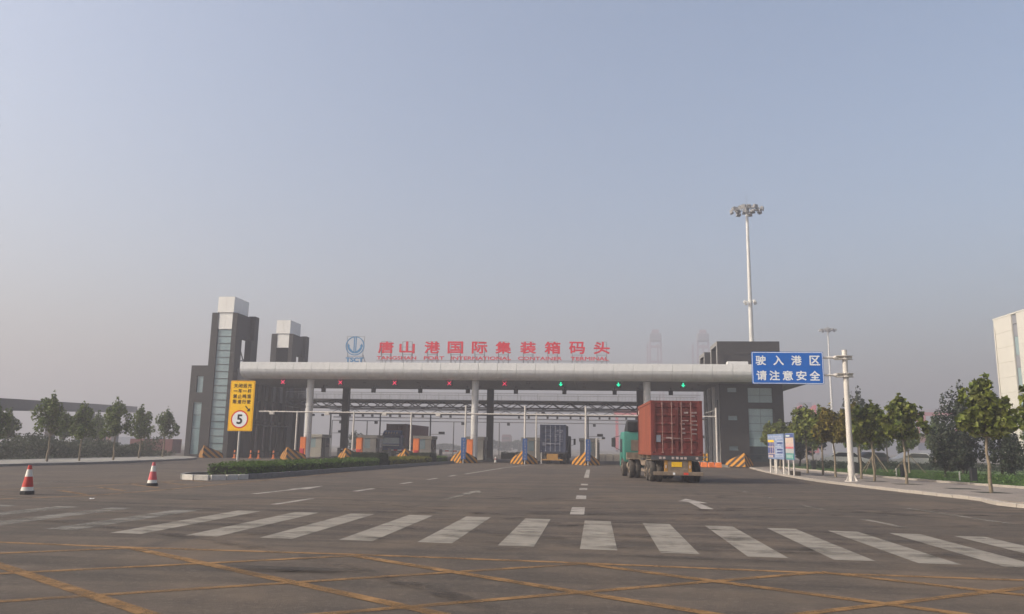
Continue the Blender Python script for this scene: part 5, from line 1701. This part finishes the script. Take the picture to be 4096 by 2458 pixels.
# ------------------------------------------------------------------ conveyor, hoarding, far yard on the left
cv = thing('conveyor_gallery', 'dark inclined conveyor gallery on pillars at the far left', 'conveyor', (0, 0, 0))
p0, p1 = Vector((-58.8, 67.2, 4.05)), Vector((-98.0, 160, 7.4))
p00 = p0 - (p1 - p0) * .25
MB().beam(p00 + Vector((0, 0, .7)), p1 + Vector((0, 0, .7)), 2.2, 1.3).build('gallery', mat('gallery_sheet', (.028, .033, .045), .6, var=.15, scale=.6), cv)
for t_ in (.10, .36, .60, .84):
    c = p0.lerp(p1, t_)
    MB().box(c.x - .45, c.x + .45, c.y - .45, c.y + .45, 0, c.z + .1).build('pillar', A['steeld'], cv)
hd = thing('red_hoarding', 'faded red corrugated steel hoarding left of the gatehouse', 'container', (-62.0, 104.0, 0))  # low sheet-steel hoarding, built in the shape of a container
MB().add(*corrugated(0, 0, 6.0, 0, 1.86, .05, 20, 1)).build('side_panel', A['cont1'], hd, fix=False)
hd.rotation_euler[2] = R(-90)
MB().box(.055, 2.4, 0, 6.0, .02, 1.84).build('body', A['cont3'], hd)
for k, (x, m, lab) in enumerate(((-137, 'crane', 'pinkish container far off behind the left trees'), (-130.4, 'cranegrey', 'grey container far off behind the left trees'), (-124.0, 'cranegrey', 'bluish grey container nearest the red hoarding, far left'))):
    c = thing('yard_container', lab, 'container', (x, 212, 0), 0, group='far yard containers')
    MB().box(-3.05, 3.05, 0, 2.4, .02, 2.6).build('box', A['cont1'] if m == 'crane' else mat('grey_box', (.22, .24, .3), .6), c)
    for q in (-3.05, 2.93):
        MB().box(q, q + .12, -.03, -.001, 0, 2.6).build('corner_post', A['steelg'], c)
for k, (x, y) in enumerate(((-52, 66), (-46.5, 72), (-57, 60))):
    t = thing('fence_post', 'slim grey post standing behind the shrub belt, %s' % ['middle one', 'nearest the tower', 'farthest left'][k], 'post', (x, y, .1), group='posts behind the shrubs')
    MB().tube((0, 0, 0), (0, 0, 2.9), .09, n=8).build('pole', A['steelg'], t)
    MB().box(-.15, .15, -.15, .15, 0, .1).build('footing', A['conc'], t)
fn = thing('wire_fence', 'thin grey wire fence behind the left shrub belt', 'fence', (-49.0, 40, .1))
for k in range(15):
    MB().box(-.03, .03, 2.6 * k - .03, 2.6 * k + .03, 0, 1.95).build('post', A['steelg'], fn)
for z in (.3, 1.0, 1.9):
    MB().beam((0, 0, z), (0, 36.4, z), .03).build('rail', A['steelg'], fn)

# ------------------------------------------------------------------ cranes and far things
def sts(label, x, y):
    t = thing('quay_crane', label, 'crane', (x, y, 0), group='distant quay cranes')
    t.scale = (1.33, 1.33, 1.33)
    m_ = A['quay']
    for s in (-1, 1):
        for yy in (0, 22):
            MB().beam((s * 6.0, yy, 0), (s * 3.4, yy, 40), 1.2).build('leg', m_, t)
            MB().beam((s * 3.4, yy, 40), (s * 2.9, yy, 63), 1.0).build('upper_leg', m_, t)
        MB().beam((s * 3.2, -20, 42), (s * 3.2, 50, 42), 1.4, 2).build('girder', m_, t)
    for z, w in ((40, 1.6), (58.5, 1.4), (50, 1.0)):
        MB().beam((-3.3, 0, z), (3.3, 0, z), w).build('portal_beam', m_, t)
    MB().box(-3.3, 3.3, -1.5, 3, 61.5, 66.2).build('machinery_house', A['cranegrey'], t, bevel=.5)
    MB().box(-2.0, 2.0, -1, 2, 66.2, 68.2).build('apex_frame', m_, t)
    return t
sts('faint hazy quay crane left of the gate building roof, left one', 46.6, 600)
sts('faint hazy quay crane left of the gate building roof, right one', 81.9, 600)
def rtg(label, x, y, rz, span=23.0, h=17.5):
    t = thing('yard_crane', label, 'crane', (x, y, 0), rz, group='red yard cranes')
    m_ = A['crane']
    for sx in (-span / 2, span / 2):
        for sy in (-3.6, 3.6):
            MB().beam((sx, sy, 1.0), (sx, sy * .9, h - 1.5), .9).build('leg', m_, t)
            MB().tube((sx - .3, sy, .6), (sx + .3, sy, .6), .6, n=12).build('wheel_bogie', A['black'], t)
        MB().beam((sx, -4.2, 1.4), (sx, 4.2, 1.4), .9).build('sill_beam', m_, t)
    for sy in (-3.3, 3.3):
        MB().beam((-span / 2 - 1.2, sy, h - .8), (span / 2 + 1.2, sy, h - .8), 1.0, 1.6).build('main_girder', m_, t)
        MB().beam((-span / 2, sy * 1.15, h + 1.1), (span / 2, sy * 1.15, h + 1.1), .08).build('walkway_rail', m_, t)
    tr_ = MB().box(1.5, 5.0, -3.0, 3.0, h + .05, h + 2.2).build('trolley', A['cranegrey'], t)
    MB().box(2.2, 4.0, -1.2, 1.2, h - 4.2, h - 1.8).build('operator_cabin', A['cranegrey'], tr_)
    return t
rtg('red gantry crane in the haze behind the right trees', 182.0, 440, R(8), 21.0, 22.8)
rtg('red gantry crane seen through the gate beside the teal cab', 25.0, 400, R(-6), 27.0, 19.5)
rtg('red gantry crane beside the right wall of the gate building', 107.0, 415, R(80), 24.0, 24.0)
for k, (x, y, w, h, lab) in enumerate(((118, 285, 7, 9.0, 'grey stacked yard containers below the red crane'), (150, 320, 20, 6.0, 'low grey yard building behind the right lawn'))):
    t = thing('yard_stack', lab, 'container stack', (x, y, 0))
    n_ = int(h / 2.6) or 1
    for q in range(n_):
        MB().box(-w / 2, w / 2, 0, 12, q * 2.62 + .02, q * 2.62 + 2.6).build('container', [A['cranegrey'], A['cont2'], A['cont3']][q % 3], t)
ft = thing('far_tower_block', 'distant reddish tower block seen through the gate', 'building', (-44, 400, 0))
MB().box(-2.2, 2.2, 0, 8, 0, 7.0).build('wall', A['cont3'], ft)
MB().box(-1.9, 1.9, .5, 7, 7.002, 7.6).build('roof', A['cont3'], ft)
for q in range(3):
    MB().box(-1.7, 1.7, -.06, -.002, 1.2 + 2 * q, 2.2 + 2 * q).build('window', A['glass2'], ft)
def far_bush(n, r):
    x = r.uniform(-75, -12, n); y = r.uniform(300, 310, n)
    z = (2.6 + 1.4 * np.sin(x * .13) + .9 * np.sin(x * .41)) * r.uniform(0, 1, n) ** .6
    return np.stack([x, y, z], 1), np.tile([0, -.5, .5], (n, 1))
mass('distant_woods', 'hazy line of distant trees seen through the gate', far_bush, 5000, .9, 'leafS')
tree_variant('F0', 70, 5.0, 2.4, .12, .28, 1600, 'leafS', .2, 'bark2')
tree('F0', 'yard_tree', 'rounded dark tree behind the toll lanes, near the rear column', -39.0, 128, 0, .75, 1.0)
hedge('yard_hedge', 'low dark hedge beyond the gate left of the centre', [(-12.0, 104), (-9.0, 104.2)], 1.6, .8, A['leafK'], 200, .1, 0)
tk4 = thing('waiting_truck', 'maroon truck waiting behind the booth right of the middle column', 'truck', (-13.6, 92.0, 0), R(4))
MB().box(-1.1, 1.1, 0, 5.0, .95, 2.3).build('cargo_body', A['cont3'], tk4, bevel=.04)
cab4 = cab_body(tk4, A['cont3'], 2.2, 1.7, 1.05)
cab4.location = (0, 5.1, 0)
for s in (-1, 1):
    wheel(tk4, s * .95, 1.0, .45, .26, dual=True, s=s)
    wheel(tk4, s * .95, 6.0, .45, .26, s=s)
MB().box(-1.0, 1.0, -.06, 0, .5, .9).build('bumper', A['dust'], tk4)

# ------------------------------------------------------------------ haze
hz = MB().box(-1190, 1190, -390, 1190, -1.6, 93.0).build('haze', None)
hm = bpy.data.materials.new('haze_air')
hm.use_nodes = True
nt = hm.node_tree
nt.nodes.clear()
o_ = nt.nodes.new('ShaderNodeOutputMaterial')
pv = nt.nodes.new('ShaderNodeVolumePrincipled')
pv.inputs['Color'].default_value = HAZE_COLOR
pv.inputs['Density'].default_value = HAZE_DENSITY
pv.inputs["Anisotropy"].default_value = 0.25
nt.links.new(pv.outputs[0], o_.inputs['Volume'])
hz.data.materials.append(hm)
tag(hz, kind='stuff')
